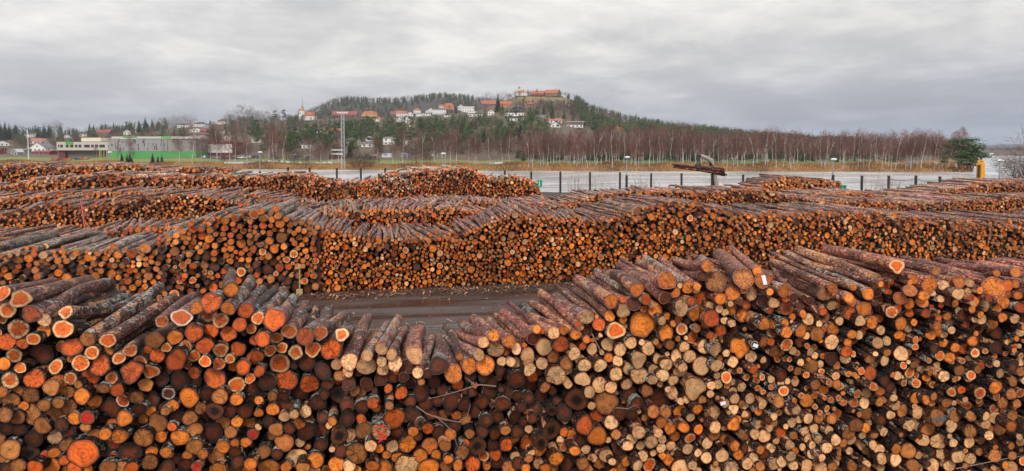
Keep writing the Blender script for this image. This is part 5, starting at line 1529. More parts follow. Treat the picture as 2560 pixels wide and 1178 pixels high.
    for xx in (244, 248, 255, 262, 266):
        slab('entrance_column', xx, xx + 1.3, None, 376, lime if xx in (248, 255) else wall_mat('k'), 1.9, 0.5)
    up = slab('upper_storey', 234, 465, 348, 340, lgt, 19, 14)
    slab('green_upper_panel', 265, 300, 345, 339.6, grn, 18.8, 0.6, up)
    slab('green_roof_drum', 365, 390, 346, 339, grn, 18.6, 6, up)
    slab('green_roof_edge', 314, 370, 346.4, 344.6, grn, 12, 4, up)
    slab('cream_block', 184, 234, 353.5, 344, wall_mat('c'), 8, 10)
    m = MB().poly([(X(251), 17, Z(352)), (X(262), 17, Z(344.5)), (X(300), 17, Z(344)), (X(300), 17, Z(345.6)), (X(263.5), 17, Z(346.2)), (X(256), 17, Z(352)),
                   (X(251), 18, Z(352)), (X(262), 18, Z(344.5)), (X(300), 18, Z(344)), (X(300), 18, Z(345.6)), (X(263.5), 18, Z(346.2)), (X(256), 18, Z(352))],
                  [(5, 4, 3, 2, 1, 0), (6, 7, 8, 9, 10, 11), (0, 1, 7, 6), (1, 2, 8, 7), (2, 3, 9, 8), (3, 4, 10, 9), (4, 5, 11, 10), (5, 0, 6, 11)])
    m.build('stair_roof', LAMPW, o)
    tag(o, 'long grey clad school with bright green base and panels', 'school')
    # red and white hall
    d2 = 425.0
    b2 = place(539, d2)
    o = empty('sports_hall', b2, -YAW)
    k2 = d2 / F
    X2 = lambda x: (x - 539) * k2
    Z2 = lambda y: float(at_d(539, y, d2)[2] - b2[2])
    B2 = lambda n, x1, x2, y1, y2, mt, yy, dp: MB().box(((X2(x1) + X2(x2)) / 2, yy + dp / 2, ((-0.3 if y1 is None else Z2(y1)) + Z2(y2)) / 2), (X2(x2) - X2(x1), dp, Z2(y2) - (-0.3 if y1 is None else Z2(y1)))).build(n, mt, o)
    B2('red_wall', 493, 584, None, 355, plain('dark_red_cladding', (0.15, 0.02, 0.02), 0.7), 0.3, 16)
    B2('white_front', 494, 581, 382, 360.5, plain('stained_white_render', (0.78, 0.76, 0.73), 0.8, 0.25, 0.35), 0.0, 0.5)
    B2('upper_front', 494, 581, 360.3, 355.6, plain('red_fascia', (0.20, 0.02, 0.024), 0.6), -0.1, 0.5)
    for i in range(9):
        B2('floodlamp', 500 + i * 9, 502 + i * 9, 361.4, 360.4, LAMPW, -0.5, 0.4)
    tag(o, 'low hall with white front and dark red frieze', 'hall')
    # judges' tower, shelters, containers by the sports ground
    d3 = 372.0
    o = empty('stadium_tower', place(843, d3), -YAW)
    b3 = place(843, d3); k3 = d3 / F
    Z3 = lambda y: float(at_d(843, y, d3)[2] - b3[2])
    B3 = lambda n, x1, x2, y1, y2, mt, yy, dp: MB().box((((x1 + x2) / 2 - 843) * k3, yy + dp / 2, ((-0.2 if y1 is None else Z3(y1)) + Z3(y2)) / 2), ((x2 - x1) * k3, dp, Z3(y2) - (-0.2 if y1 is None else Z3(y1)))).build(n, mt, o)
    whp = plain('white_balcony_panel', (0.7, 0.69, 0.66), 0.7, 0.1)
    B3('core', 830, 857, None, 367, plain('tower_core_dark', (0.06, 0.045, 0.04)), 1.0, 5)
    B3('balcony', 829, 857, 387, 383, whp, 0, 1.2)
    B3('balcony', 829, 857, 377, 373, whp, 0, 1.2)
    B3('roof', 828.5, 858, 367.4, 366.6, roof_mat('b'), -0.4, 7)
    B3('plinth', 822, 858, None, 387.2, plain('dark_red_base', (0.10, 0.035, 0.03)), 0.3, 6)
    tag(o, 'white banded stadium tower beside the floodlight mast', 'tower')
    for px, w, l in ((738, 26, 'white sports shelter, longer one on the grass bank'), (768, 14, 'open white sports shelter beside the longer one')):
        dd = 372.0
        kk = dd / F
        o = empty('sports_shelter', place(px, dd), -YAW)
        hh = 2.5
        MB().box((0, 1.2, hh), (w * kk, 2.6, 0.18)).build('roof', whp, o)
        MB().box((0, 2.4, hh / 2 - 0.05), (w * kk * 0.96, 0.1, hh)).build('back_wall', wall_mat('g'), o)
        for i in range(4):
            MB().box(((i / 3 - 0.5) * w * kk * 0.94, 0.05, hh / 2 - 0.05), (0.14, 0.14, hh)).build('post', whp, o)
        tag(o, l, 'shelter')
    dd = 395.0
    kk = dd / F
    blueish, mid = plain('white_container', (0.58, 0.66, 0.72), 0.5, 0.08), plain('grey_container', (0.17, 0.17, 0.18), 0.6)
    for px, w, h, mt, l in ((967, 24, 2.5, blueish, 'white shipping container with pale blue lettering'), (1018, 22, 2.3, mid, 'dark grey container behind the football goal')):
        o = empty('container', place(px, dd), -YAW)
        MB().box((0, 1.2, h / 2), (w * kk, 2.4, h)).build('body', mt, o)
        for i in (-1, 1):
            MB().box((i * w * kk / 2, -0.03, h / 2), (0.14, 0.1, h + 0.04)).build('corner_post', mt, o)
        if mt is blueish:
            link('lettering', text_mesh('BRIS', 1.3, plain('pale_blue_lettering', (0.12, 0.36, 0.66), 0.5)), o)
            o.children[-1].location = (-0.6, -0.06, h / 2 + 0.1); o.children[-1].rotation_euler = (math.pi / 2, 0, 0)
        tag(o, l, 'container')
    o = empty('round_hut', place(1079, dd), -YAW)
    MB().lathe([(1.6, 0), (1.6, 2.2), (1.4, 2.9), (0.8, 3.4), (0.02, 3.55)], (0, 0, 0), 12).build('shell', wall_mat('w'), o)
    MB().box((-0.2, -1.6, 1.0), (0.8, 0.12, 1.9)).build('door', wall_mat('g'), o)
    tag(o, 'small white round-topped hut by the sports ground', 'hut')
    o = empty('distant_house', place(2478, 985), -YAW)
    MB().box((0, 0, 1.5), (5, 5, 3.4)).build('wall', wall_mat('w'), o)
    MB().poly([(-3, -3, 3.2), (3, -3, 3.2), (3, 3, 3.2), (-3, 3, 3.2), (-3, 0, 5.2), (3, 0, 5.2)], [(0, 1, 5, 4), (2, 3, 4, 5), (1, 2, 5), (3, 0, 4), (3, 2, 1, 0)]).build('roof', roof_mat('w'), o)
    tag(o, 'single white house far up the river', 'house')


special_buildings()


def far_furniture():
    # lattice floodlight mast
    steel = plain('mast_steel', (0.50, 0.51, 0.52), 0.4, 0.1)
    px = 858
    d = float(far_shore(px)) + 6
    P = place(px, d)
    T = at_d(856.5, 285, d)
    o = empty('floodlight_mast', P, -YAW)
    H_ = T[2] - P[2]
    m = MB()
    n = 24
    q = lambda i, a, b: (a * (0.66 - 0.16 * i / n), b * (0.66 - 0.16 * i / n), H_ * i / n)
    for a, b in ((-1, -1), (1, -1), (1, 1), (-1, 1)):
        m.tube([q(0, a, b), q(n, a, b)], 0.065, 5)
    m.build('corner_leg', steel, o)
    m = MB()
    for i in range(n):
        for (a, b), (c, e) in (((-1, -1), (1, -1)), ((1, -1), (1, 1)), ((1, 1), (-1, 1)), ((-1, 1), (-1, -1))):
            f, g_ = ((a, b), (c, e)) if i % 2 else ((c, e), (a, b))
            m.tube([q(i, *f), q(i + 1, *g_)], 0.035, 4, False)
    m.build('lattice', steel, o)
    MB().box((0, 0, H_ + 0.1), (3.8, 0.8, 0.16)).build('platform', steel, o)
    for i in range(5):
        MB().box((-1.9 + i * 0.95, -0.4, H_ + 0.6), (0.55, 0.3, 0.4)).build('floodlight', LAMPW, o)
    tag(o, 'tall pale lattice floodlight mast on the far bank', 'mast')
    # white flagpole at left
    dd = 395.0
    P = place(72, dd)
    T = at_d(71, 324, dd)
    o = empty('flagpole', P)
    MB().tube([(0, 0, 0), (0, 0, T[2] - P[2])], [0.28, 0.16], 8).build('pole', LAMPW, o)
    MB().lathe([(0.02, 0.5), (0.3, 0.25), (0.02, 0)], (0, 0, T[2] - P[2]), 8).build('finial', LAMPW, o)
    tag(o, 'thick white flagpole standing on the grass at far left', 'flagpole')
    # football goals
    for px, y1, y2, w, l in ((1011, 395, 384, 14, 'white football goal, left one in the middle of the field'), (1099, 395, 384.5, 11, 'white football goal beside the third lamp post'), (1397, 398, 390, 12, 'white football goal seen through birch stems, right of the pines'),
                             (1422, 398, 391, 14, 'white football goal, middle one through the birch stems'), (1456, 398, 391, 13, 'white football goal, rightmost of three through the birch stems'), (1808, 398, 389, 12, 'goal frame left of a pair behind the grapple crane'), (1835, 398, 389, 12, 'goal frame right of a pair behind the grapple crane')):
        d = ground_hit(px, y1)
        k = d / F
        o = empty('football_goal', place(px, d), -YAW)
        W, H_ = w * k, (y1 - y2) * k
        m = MB()
        for s_ in (-1, 1):
            MB().tube([(s_ * W / 2, 0, 0), (s_ * W / 2, 0, H_)], 0.09, 5).build('upright', LAMPW, o)
            m.tube([(s_ * W / 2, 0, H_), (s_ * W / 2, 1.6, 0)], 0.05, 5)
        m.tube([(-W / 2, 1.6, 0.05), (W / 2, 1.6, 0.05)], 0.05, 5).build('net_frame', LAMPW, o)
        MB().tube([(-W / 2, 0, H_), (W / 2, 0, H_)], 0.09, 5).build('crossbar', LAMPW, o)
        tag(o, l, 'goal', 'football goals across the river')
    # red running track, board fence, adverts
    trk = plain('red_running_track', (0.36, 0.07, 0.06), 0.8)
    m = MB()
    pts = []
    for px in np.linspace(1130, 1285, 14):
        for off in (0, 9):
            d = float(far_shore(px)) + 50 + off
            p = place(px, d, 0.3)
            pts.append(p)
    m.poly(pts, [(2 * i, 2 * i + 2, 2 * i + 3, 2 * i + 1) for i in range(13)])
    tag(m.build('running_track', trk), 'red running track strip on the sports ground', kind='structure')
    g = np.random.default_rng(6)
    n = 0
    spots = [(565 + 9.5 * i, 'left of the second lamp post') for i in range(8)] + [(660 + 15 * i, 'left of the floodlight mast') for i in range(14)] + [(1228, 'right of the third lamp post'), (1240, 'right of the third lamp post'), (1250, 'right of the third lamp post')]
    cnts = {}
    for px, where in spots:
        d = float(far_shore(px)) + 47
        o = empty('advert_board', place(px, d), -YAW)
        w = g.uniform(1.2, 2.2)
        MB().box((0, 0, 0.75), (w, 0.06, 0.85)).build('panel', plain('board_white', (0.62, 0.63, 0.65), 0.6) if g.random() < 0.7 else plain('board_blue_grey', (0.30, 0.36, 0.44), 0.6), o)
        for s_ in (-1, 1):
            MB().box((s_ * w * 0.4, 0.08, 0.55), (0.08, 0.08, 1.1)).build('post', LAMPG, o)
        cnts[where] = cnts.get(where, 0) + 1
        tag(o, 'white advert board number %d from the left, %s' % (cnts[where], where), 'board', 'advert boards along the sports field')
    # park lamps beyond the birches
    for px, y1, y2, l in ((1147, 392, 374, 'slim park lamp right of the third lamp post'), (1034, 392, 373, 'slim park lamp behind the left football goal'), (1549, 396, 376, 'slim park lamp left of the fourth lamp post'), (1674, 398, 377, 'slim park lamp far left of the grapple crane'),
                          (1733, 398, 376, 'slim park lamp just left of the grapple crane'), (1996, 398, 378, 'slim park lamp left of the fifth lamp post'), (2257, 396, 381, 'slim twin park lamp, left one in the right-hand birches'), (2262, 396, 381, 'slim twin park lamp, right one in the right-hand birches'), (13, 388, 370, 'slim lamp at the far left edge'), (1266, 393, 375, 'slim park lamp before the dark pines')):
        d = ground_hit(px, y1)
        o = empty('park_lamp', place(px, d))
        H_ = (y1 - y2) * d / F
        MB().tube([(0, 0, 0), (0, 0, H_)], 0.09, 5).build('pole', LAMPG, o)
        MB().lathe([(0.02, 0.1), (0.42, 0.0), (0.1, -0.2)], (0, 0, H_), 8).build('lamp_head', LAMPW, o)
        tag(o, l, 'lamp post', 'park lamps across the river')
    # parked cars
    spots = [(515 + 12.5 * i, 391, i) for i in range(11)] + [(137, 386, 20), (152, 386, 21), (170, 387, 22), (196, 387, 23), (212, 387, 24), (933, 386, 30)]
    cols = [('silver', (0.55, 0.56, 0.58)), ('white', (0.75, 0.75, 0.75)), ('black', (0.03, 0.03, 0.035)), ('dark red', (0.22, 0.02, 0.02)), ('grey', (0.25, 0.26, 0.28)), ('blue', (0.04, 0.08, 0.2))]
    for px, yb, j in spots:
        nm, c = cols[(j * 5 + j // 3) % 6] if j < 20 else (('orange', (0.6, 0.13, 0.03)) if j in (20, 22, 24) else cols[(j) % 6])
        d = 392.0 if j < 20 else (386.0 if j < 30 else 398.0)
        o = empty('parked_car', place(px, d, 0.05), -YAW + R_(90 if j < 20 and j % 3 == 0 else 0) + R_(g.uniform(-6, 6)))
        mt = plain('car_paint_' + nm.replace(' ', '_'), c, 0.25, 0.03)
        m = MB().poly([(-2.1, -.85, .35), (2.1, -.85, .35), (2.1, .85, .35), (-2.1, .85, .35), (-2.15, -.85, .85), (2.15, -.85, .8), (2.15, .85, .8), (-2.15, .85, .85)], [(3, 2, 1, 0), (4, 5, 6, 7), (0, 1, 5, 4), (1, 2, 6, 5), (2, 3, 7, 6), (3, 0, 4, 7)])
        m.poly([(-1.9, -.8, .84), (1.2, -.8, .84), (1.2, .8, .84), (-1.9, .8, .84), (-1.4, -.66, 1.45), (0.5, -.66, 1.45), (0.5, .66, 1.45), (-1.4, .66, 1.45)], [(4, 5, 6, 7), (0, 1, 5, 4), (1, 2, 6, 5), (2, 3, 7, 6), (3, 0, 4, 7)])
        m.build('body', mt, o)
        MB().poly([(-1.65, -.82, .9), (0.95, -.82, .9), (0.45, -.71, 1.38), (-1.35, -.71, 1.38)], [(0, 1, 2, 3)]).poly([(-1.65, .82, .9), (0.95, .82, .9), (0.45, .71, 1.38), (-1.35, .71, 1.38)], [(3, 2, 1, 0)]).build('side_window', GLASS, o)
        for a in (-1.3, 1.3):
            for b in (-.8, .8):
                MB().tube([(a, b - 0.1, .32), (a, b + 0.1, .32)], 0.32, 9).build('wheel', plain('tyre_black', (0.02, 0.02, 0.02)), o)
        tag(o, ('%s car parked before the red and white hall, number %d from its left' % (nm, j + 1)) if j < 20 else ('%s car by the school, number %d counted from the white gabled house' % (nm, j - 19) if j < 30 else 'dark car parked behind the field left of the container'), 'car', 'cars parked across the river')


far_furniture()

# ------------------------------------------------------------------ trees
def foliage_mat(name, col, var=0.45, scale=0.8, rough=0.8):
    m, nt, b = new_mat(name)
    pos = N(nt, 'ShaderNodeNewGeometry').outputs['Position']
    rnd = N(nt, 'ShaderNodeObjectInfo').outputs['Random']
    n = N(nt, 'ShaderNodeTexNoise', {'Vector': pos, 'Scale': scale, 'Detail': 3.0}).outputs[0]
    k = M_(nt, 'ADD', M_(nt, 'MULTIPLY', n, 2 * var), 1.0 - var)
    k = M_(nt, 'MULTIPLY', k, M_(nt, 'ADD', M_(nt, 'MULTIPLY', rnd, 0.5), 0.75))
    c = MIX(nt, 1.0, col, N(nt, 'ShaderNodeCombineColor', {0: k, 1: k, 2: k}).outputs[0], 'MULTIPLY')
    nt.links.new(c, b.inputs['Base Color'])
    b.inputs['Roughness'].default_value = rough
    b.inputs['Specular IOR Level'].default_value = 0.15
    return m


def birch_bark():
    m, nt, b = new_mat('birch_bark')
    pos = N(nt, 'ShaderNodeNewGeometry').outputs['Position']
    ps = N(nt, 'ShaderNodeVectorMath', {0: pos, 1: (1.0, 1.0, 2.2)}, operation='MULTIPLY').outputs[0]
    n = N(nt, 'ShaderNodeTexNoise', {'Vector': ps, 'Scale': 0.9, 'Detail': 4.0}).outputs[0]
    c = MIX(nt, SS(nt, n, 0.56, 0.64), (0.52, 0.49, 0.46), (0.10, 0.08, 0.07))
    nt.links.new(c, b.inputs['Base Color'])
    b.inputs['Roughness'].default_value = 0.7
    return m


M_BIRCH = birch_bark()
M_TWIG_RED = foliage_mat('red_brown_twigs', (0.17, 0.088, 0.07))
M_TWIG_GREY = foliage_mat('grey_brown_twigs', (0.19, 0.14, 0.11))
M_TWIG_DARK = foliage_mat('dark_twigs', (0.095, 0.062, 0.05))
M_DARKBARK = foliage_mat('dark_bark', (0.09, 0.07, 0.06))
M_PINE = foliage_mat('pine_needles', (0.066, 0.105, 0.034), 0.5)
M_SPRUCE = foliage_mat('spruce_needles', (0.026, 0.045, 0.02), 0.4)
M_PINEBARK = foliage_mat('pine_bark', (0.20, 0.11, 0.075))


def tris(P0, P1, P2):
    return np.stack([P0, P1, P2], 1).reshape(-1, 3)


def twig_cloud(g, n, ctr, rad, ln, w, droop=0.25, lumps=9):
    """thin crossing slivers gathered on boughs inside an ellipsoid"""
    ctr, rad = np.array(ctr), np.array(rad)
    b = g.normal(0, 1, (lumps, 3)); b /= np.linalg.norm(b, axis=1)[:, None]
    b = b * g.uniform(0.25, 0.95, (lumps, 1))
    c = b[g.integers(0, lumps, n)] + g.normal(0, 0.27, (n, 3))
    q = np.linalg.norm(c, axis=1)
    c = c / np.maximum(q, 1.0)[:, None]
    P = ctr + c * rad
    d = c * np.array([1, 1, 0.6]) + np.array([0, 0, 0.35]) + g.normal(0, 0.45, (n, 3))
    d /= np.linalg.norm(d, axis=1)[:, None]
    d[:, 2] -= droop * g.random(n)
    l = ln * g.uniform(0.5, 1.3, (n, 1))
    s = np.cross(d, g.normal(0, 1, (n, 3))); s /= np.linalg.norm(s, axis=1)[:, None] + 1e-9
    s = s * w
    return tris(P - s, P + s, P + d * l)


def tri_mesh(name, V, mat):
    return np_mesh(name, V, [np.arange(len(V)).reshape(-1, 3)], [mat])


def stem_mesh(name, g, h, r, mat, fork=3, lean=0.0, top=0.93):
    m = MB()
    x = y = 0.0
    pts = []
    k = 7
    for i in range(k):
        t = i / (k - 1)
        pts.append((x + lean * h * t, y, h * top * t))
        x += g.normal(0, 0.022) * h; y += g.normal(0, 0.018) * h
        if i == 0:
            x = y = 0.0
    m.tube(pts, [r * (1 - 0.86 * i / (k - 1)) for i in range(k)], 6, cap=False)
    for j in range(fork):
        i = int(g.integers(2, 5))
        a = Vector(pts[i])
        w = g.uniform(0, 6.28)
        u = g.uniform(0.14, 0.25) * h
        e = a + Vector((math.cos(w) * u * 0.45, math.sin(w) * u * 0.45, u * 1.2))
        m.tube([a, a.lerp(e, 0.5) + Vector((math.cos(w), math.sin(w), 0)) * u * 0.07, e], [r * 0.5, r * 0.32, r * 0.1], 5, cap=False)
    return m.mesh(name, mat, True)


LIB = {}


def tree_lib():
    g = np.random.default_rng(3)
    for i in range(8):                                     # birches 12 m tall, scaled when placed
        lean = g.normal(0, 0.03)
        V = np.vstack([twig_cloud(g, 900, (lean * 8, 0, 8.6), (1.9, 1.9, 3.6), 1.15, 0.026, 0.5, 12), twig_cloud(g, 330, (lean * 6, 0, 5.4), (2.1, 2.1, 2.2), 1.1, 0.022, 0.3, 8)])
        LIB['birch', i] = (stem_mesh('trunk', g, 12, 0.135, M_BIRCH, 3, lean), tri_mesh('crown', V, M_TWIG_RED))
    for i in range(3):                                     # grey round bare trees 10 m
        V = twig_cloud(g, 1000, (0, 0, 6.3), (3.4, 3.4, 3.6), 1.1, 0.028, 0.15, 16)
        LIB['bare', i] = (stem_mesh('trunk', g, 9, 0.22, M_DARKBARK, 7), tri_mesh('crown', V, M_TWIG_GREY))
    for i in range(2):                                     # multi-stemmed dark thickets 5 m
        V = twig_cloud(g, 900, (0, 0, 2.6), (2.6, 2.6, 2.5), 1.0, 0.024, 0.0, 14)
        LIB['thicket', i] = (stem_mesh('trunk', g, 4.5, 0.1, M_DARKBARK, 6), tri_mesh('crown', V, M_TWIG_DARK))
    for i in range(5):                                     # pines 14 m: bare lower stem, clumped top
        cl = []
        for j in range(15):
            z = 14 * g.uniform(0.38, 0.97)
            rr = 2.5 * (1 - ((z / 14 - 0.62) / 0.42) ** 2) ** 0.5 if abs(z / 14 - 0.62) < 0.42 else 0.5
            w = g.uniform(0, 6.28)
            q = g.uniform(0.3, 0.95) * rr
            n = 62
            c = np.array([math.cos(w) * q, math.sin(w) * q, z]) + g.normal(0, 1, (n, 3)) * np.array([0.62, 0.62, 0.38])
            d = g.normal(0, 1, (n, 3)); d[:, 2] = np.abs(d[:, 2]); d /= np.linalg.norm(d, axis=1)[:, None]
            s = np.cross(d, g.normal(0, 1, (n, 3))); s /= np.linalg.norm(s, axis=1)[:, None]
            cl.append(tris(c - s * 0.17, c + s * 0.17, c + d * g.uniform(0.35, 0.7, (n, 1))))
        LIB['pine', i] = (stem_mesh('trunk', g, 14, 0.2, M_PINEBARK, 3), tri_mesh('crown', np.vstack(cl), M_PINE))
    for i in range(3):                                     # spruces 14 m: drooping tiers
        cl = []
        for j in range(24):
            t = j / 23
            z = 1.2 + 12.4 * t
            R = 2.5 * (1 - t) ** 0.9 + 0.18
            n = int(14 + 30 * (1 - t))
            w = g.uniform(0, 6.28, n)
            rr = R * g.uniform(0.55, 1.1, n)
            P0 = np.stack([0.1 * np.cos(w), 0.1 * np.sin(w), np.full(n, z + 0.25)], 1)
            tip = np.stack([rr * np.cos(w), rr * np.sin(w), z - 0.45 * rr + g.normal(0, 0.1, n)], 1)
            sd = np.stack([-np.sin(w), np.cos(w), 0 * w], 1) * (0.16 * rr)[:, None]
            mid = P0 * 0.4 + tip * 0.6 + np.array([0, 0, 0.12])
            cl += [tris(P0, mid - sd, tip), tris(P0, tip, mid + sd)]
        LIB['spruce', i] = (stem_mesh('trunk', g, 14, 0.2, M_DARKBARK, 0), tri_mesh('crown', np.vstack(cl), M_SPRUCE))


tree_lib()
BASE_H = {'birch': 12.3, 'bare': 10.0, 'thicket': 5.2, 'pine': 14.0, 'spruce': 14.0}
KIND = {'birch': ('birch_tree', 'birch'), 'bare': ('bare_tree', 'bare tree'), 'thicket': ('bare_bush', 'bush'), 'pine': ('pine_tree', 'pine'), 'spruce': ('spruce_tree', 'spruce')}
tg = np.random.default_rng(44)


def hides(px, d, h, w=2.0):                               # would a tree here stand in front of a house?
    top = HORIZON - (float(terrain(px, d)) + h - CAM_H) / d * F
    r = w * F / d
    return any(d < D + 2 and a - r < px < b + r and top < y for a, b, y, D in SCREEN)


TREES = []                                                # (kind, px, root) for the labels


def tree(kind, px, d, h, wide=1.0, lean=0.0, name=None):
    i = int(tg.integers(0, len([k for k in LIB if k[0] == kind])))
    tm, cm = LIB[kind, i]
    P = place(px, d, -0.15)
    o = empty(name or KIND[kind][0], P, tg.uniform(0, 6.28))
    s = h / BASE_H[kind]
    o.scale = (s * wide, s * wide, s)
    if lean:
        o.rotation_mode = 'XYZ'
        o.rotation_euler = (0, R_(lean), -YAW)
    link('trunk', tm, o)
    link('crown', cm, o)
    TREES.append((kind, px, d, o))
    return o


def h_px(px, d, py_top):                                  # height that reaches this picture row
    return max(2.0, CAM_H + (HORIZON - py_top) / F * d - float(terrain(px, d)))


MARKS = [(486, 'yellow house'), (530, 'red and white hall'), (649, 'second lamp post'), (758, 'church spire'), (858, 'floodlight mast'), (966, 'blue-lettered container'), (1107, 'third lamp post'), (1294, 'fort flagpole'),
         (1400, 'stone fort barn'), (1567, 'fourth lamp post'), (1760, 'grapple crane'), (2083, 'fifth lamp post'), (2300, 'last shore posts'), (2450, 'yellow crane boom'), (273, 'first lamp post'), (100, 'white gabled house')]


def near_bank():
    L3 = """155,810,520;192,808,440;263,795,480;290,790,440;330,800,470;357,785,500;385,790,480;437,770,460;480,760,490;535,800,510;575,800,440;600,815,540;565,790,460;650,790,460;695,820,490;715,790,500;770,795,470;785,795,450;820,790,440;865,760,400;925,820,420;1030,780,460;1140,800,490;1165,795,430;1210,770,500;1265,800,450;1300,790,420;1340,770,440;1385,760,430;1410,770,410;1460,780,430;1510,750,420;1530,750,430;1550,760,450;1575,750,440;1605,720,410;1640,720,430;1690,720,450;1745,780,470;1815,770,480;1900,740,450;1980,810,520;2040,800,500;2075,800,470;2115,780,500;2220,810,460;2255,780,440;2330,790,430;2345,750,440"""
    L4 = """40,770,430;75,810,440;140,820,460;210,830,560;240,780,470;395,815,540;490,820,480;525,825,520;545,760,490;690,820,450;705,780,460;780,780,480;830,800,470;850,760,435;880,810,500;930,830,540;985,760,470;1050,840,540;1110,800,455;1135,830,560;1170,830,460;1200,720,470;1265,830,470;1310,840,470;1340,740,450;1375,820,460;1405,825,450;1440,780,470;1530,830,470;1600,820,560;1640,820,540;1660,800,480;1720,800,455;1745,770,440;1790,790,500"""
    L1 = """1215,755,470;1650,780,490;1770,780,420;1855,760,510;1935,760,470;2000,765,370;2030,750,420;2115,780,440;2165,750,400;2275,780,510;890,750,600;1105,745,600"""
    L2 = """160,780,430;120,720,390;190,740,360;250,740,420;505,780,520;595,790,540;700,790,580;760,740,470;1115,780,510;1260,770,540;1350,780,440;1530,790,460;1640,720,450;1740,780,470;1790,780,420;1845,785,420;1955,780,500;2015,780,480;2035,780,500;2150,780,480;2270,790,500;2330,740,480"""
    for lst, ox in ((L1, 0), (L2, 640), (L3, 1280), (L4, 1920)):
        for e in lst.split(';'):
            x, yb, yt = (float(v) for v in e.split(','))
            px, pb, pt = ox + x / 3.681, 200 + yb / 3.681, 200 + yt / 3.681
            df = float(far_shore(px))
            d = min(ground_hit(px, min(pb, 427), df + 1, df + 120), df + 70)
            lean = 0.0
            if ox == 1920 and x > 1150:
                lean = 6.0 + tg.uniform(-2, 5)
            tree('birch', px, d, h_px(px, d, pt - 3), tg.uniform(0.75, 1.05), lean)
    # the wood behind the first line
    for i in range(86):
        px = tg.uniform(1310, 2425)
        d = float(far_shore(px)) + tg.uniform(40, 85)
        if px > 2250:
            d = float(far_shore(px)) + tg.uniform(12, 50)
        top = np.interp(px, [1310, 1500, 1650, 1850, 2100, 2430], [338, 318, 316, 326, 328, 332]) + tg.uniform(-8, 34)
        tree('birch', px, d, h_px(px, d, top), tg.uniform(0.9, 1.25))
    for px, yb, yt, w in ((900, 421, 372, 1.5), (880, 418, 385, 1.2), (925, 418, 383, 1.3), (1040, 412, 352, 1.0), (1075, 415, 365, 0.9), (800, 408, 372, 1.0), (735, 412, 378, 1.0), (765, 416, 385, 0.9), (690, 410, 380, 0.9), (330, 396, 372, 0.9), (210, 392, 380, 0.8),
                          (560, 410, 382, 0.8), (1950, 412, 385, 0.7), (1690, 410, 388, 0.7)):
        d = ground_hit(px, yb)
        tree('thicket', px, d, h_px(px, d, yt), w)
    # pines on the point and along the bank
    d = float(far_shore(2405)) + 8
    o = tree('pine', 2418, d, h_px(2418, d, 345), 2.3, 5, 'point_pine')
    tree('pine', 2398, d + 4, h_px(2398, d + 4, 348), 2.1, 0, 'point_pine')
    tree('pine', 2430, d - 2, h_px(2430, d - 2, 355), 2.0, 9, 'point_pine')
    tree('pine', 2362, d, h_px(2362, d, 372), 1.1, 0, 'point_pine')
    tree('pine', 2408, d - 3, h_px(2408, d - 3, 376), 2.4, 3, 'point_pine')
    tree('pine', 2428, d + 3, h_px(2428, d + 3, 384), 2.4, 4, 'point_pine')
    for px in (382, 395, 305, 318, 325, 405, 330):
        dd = float(far_shore(px)) + 42
        tree('spruce', px, dd, tg.uniform(3.5, 6.0), 1.5)


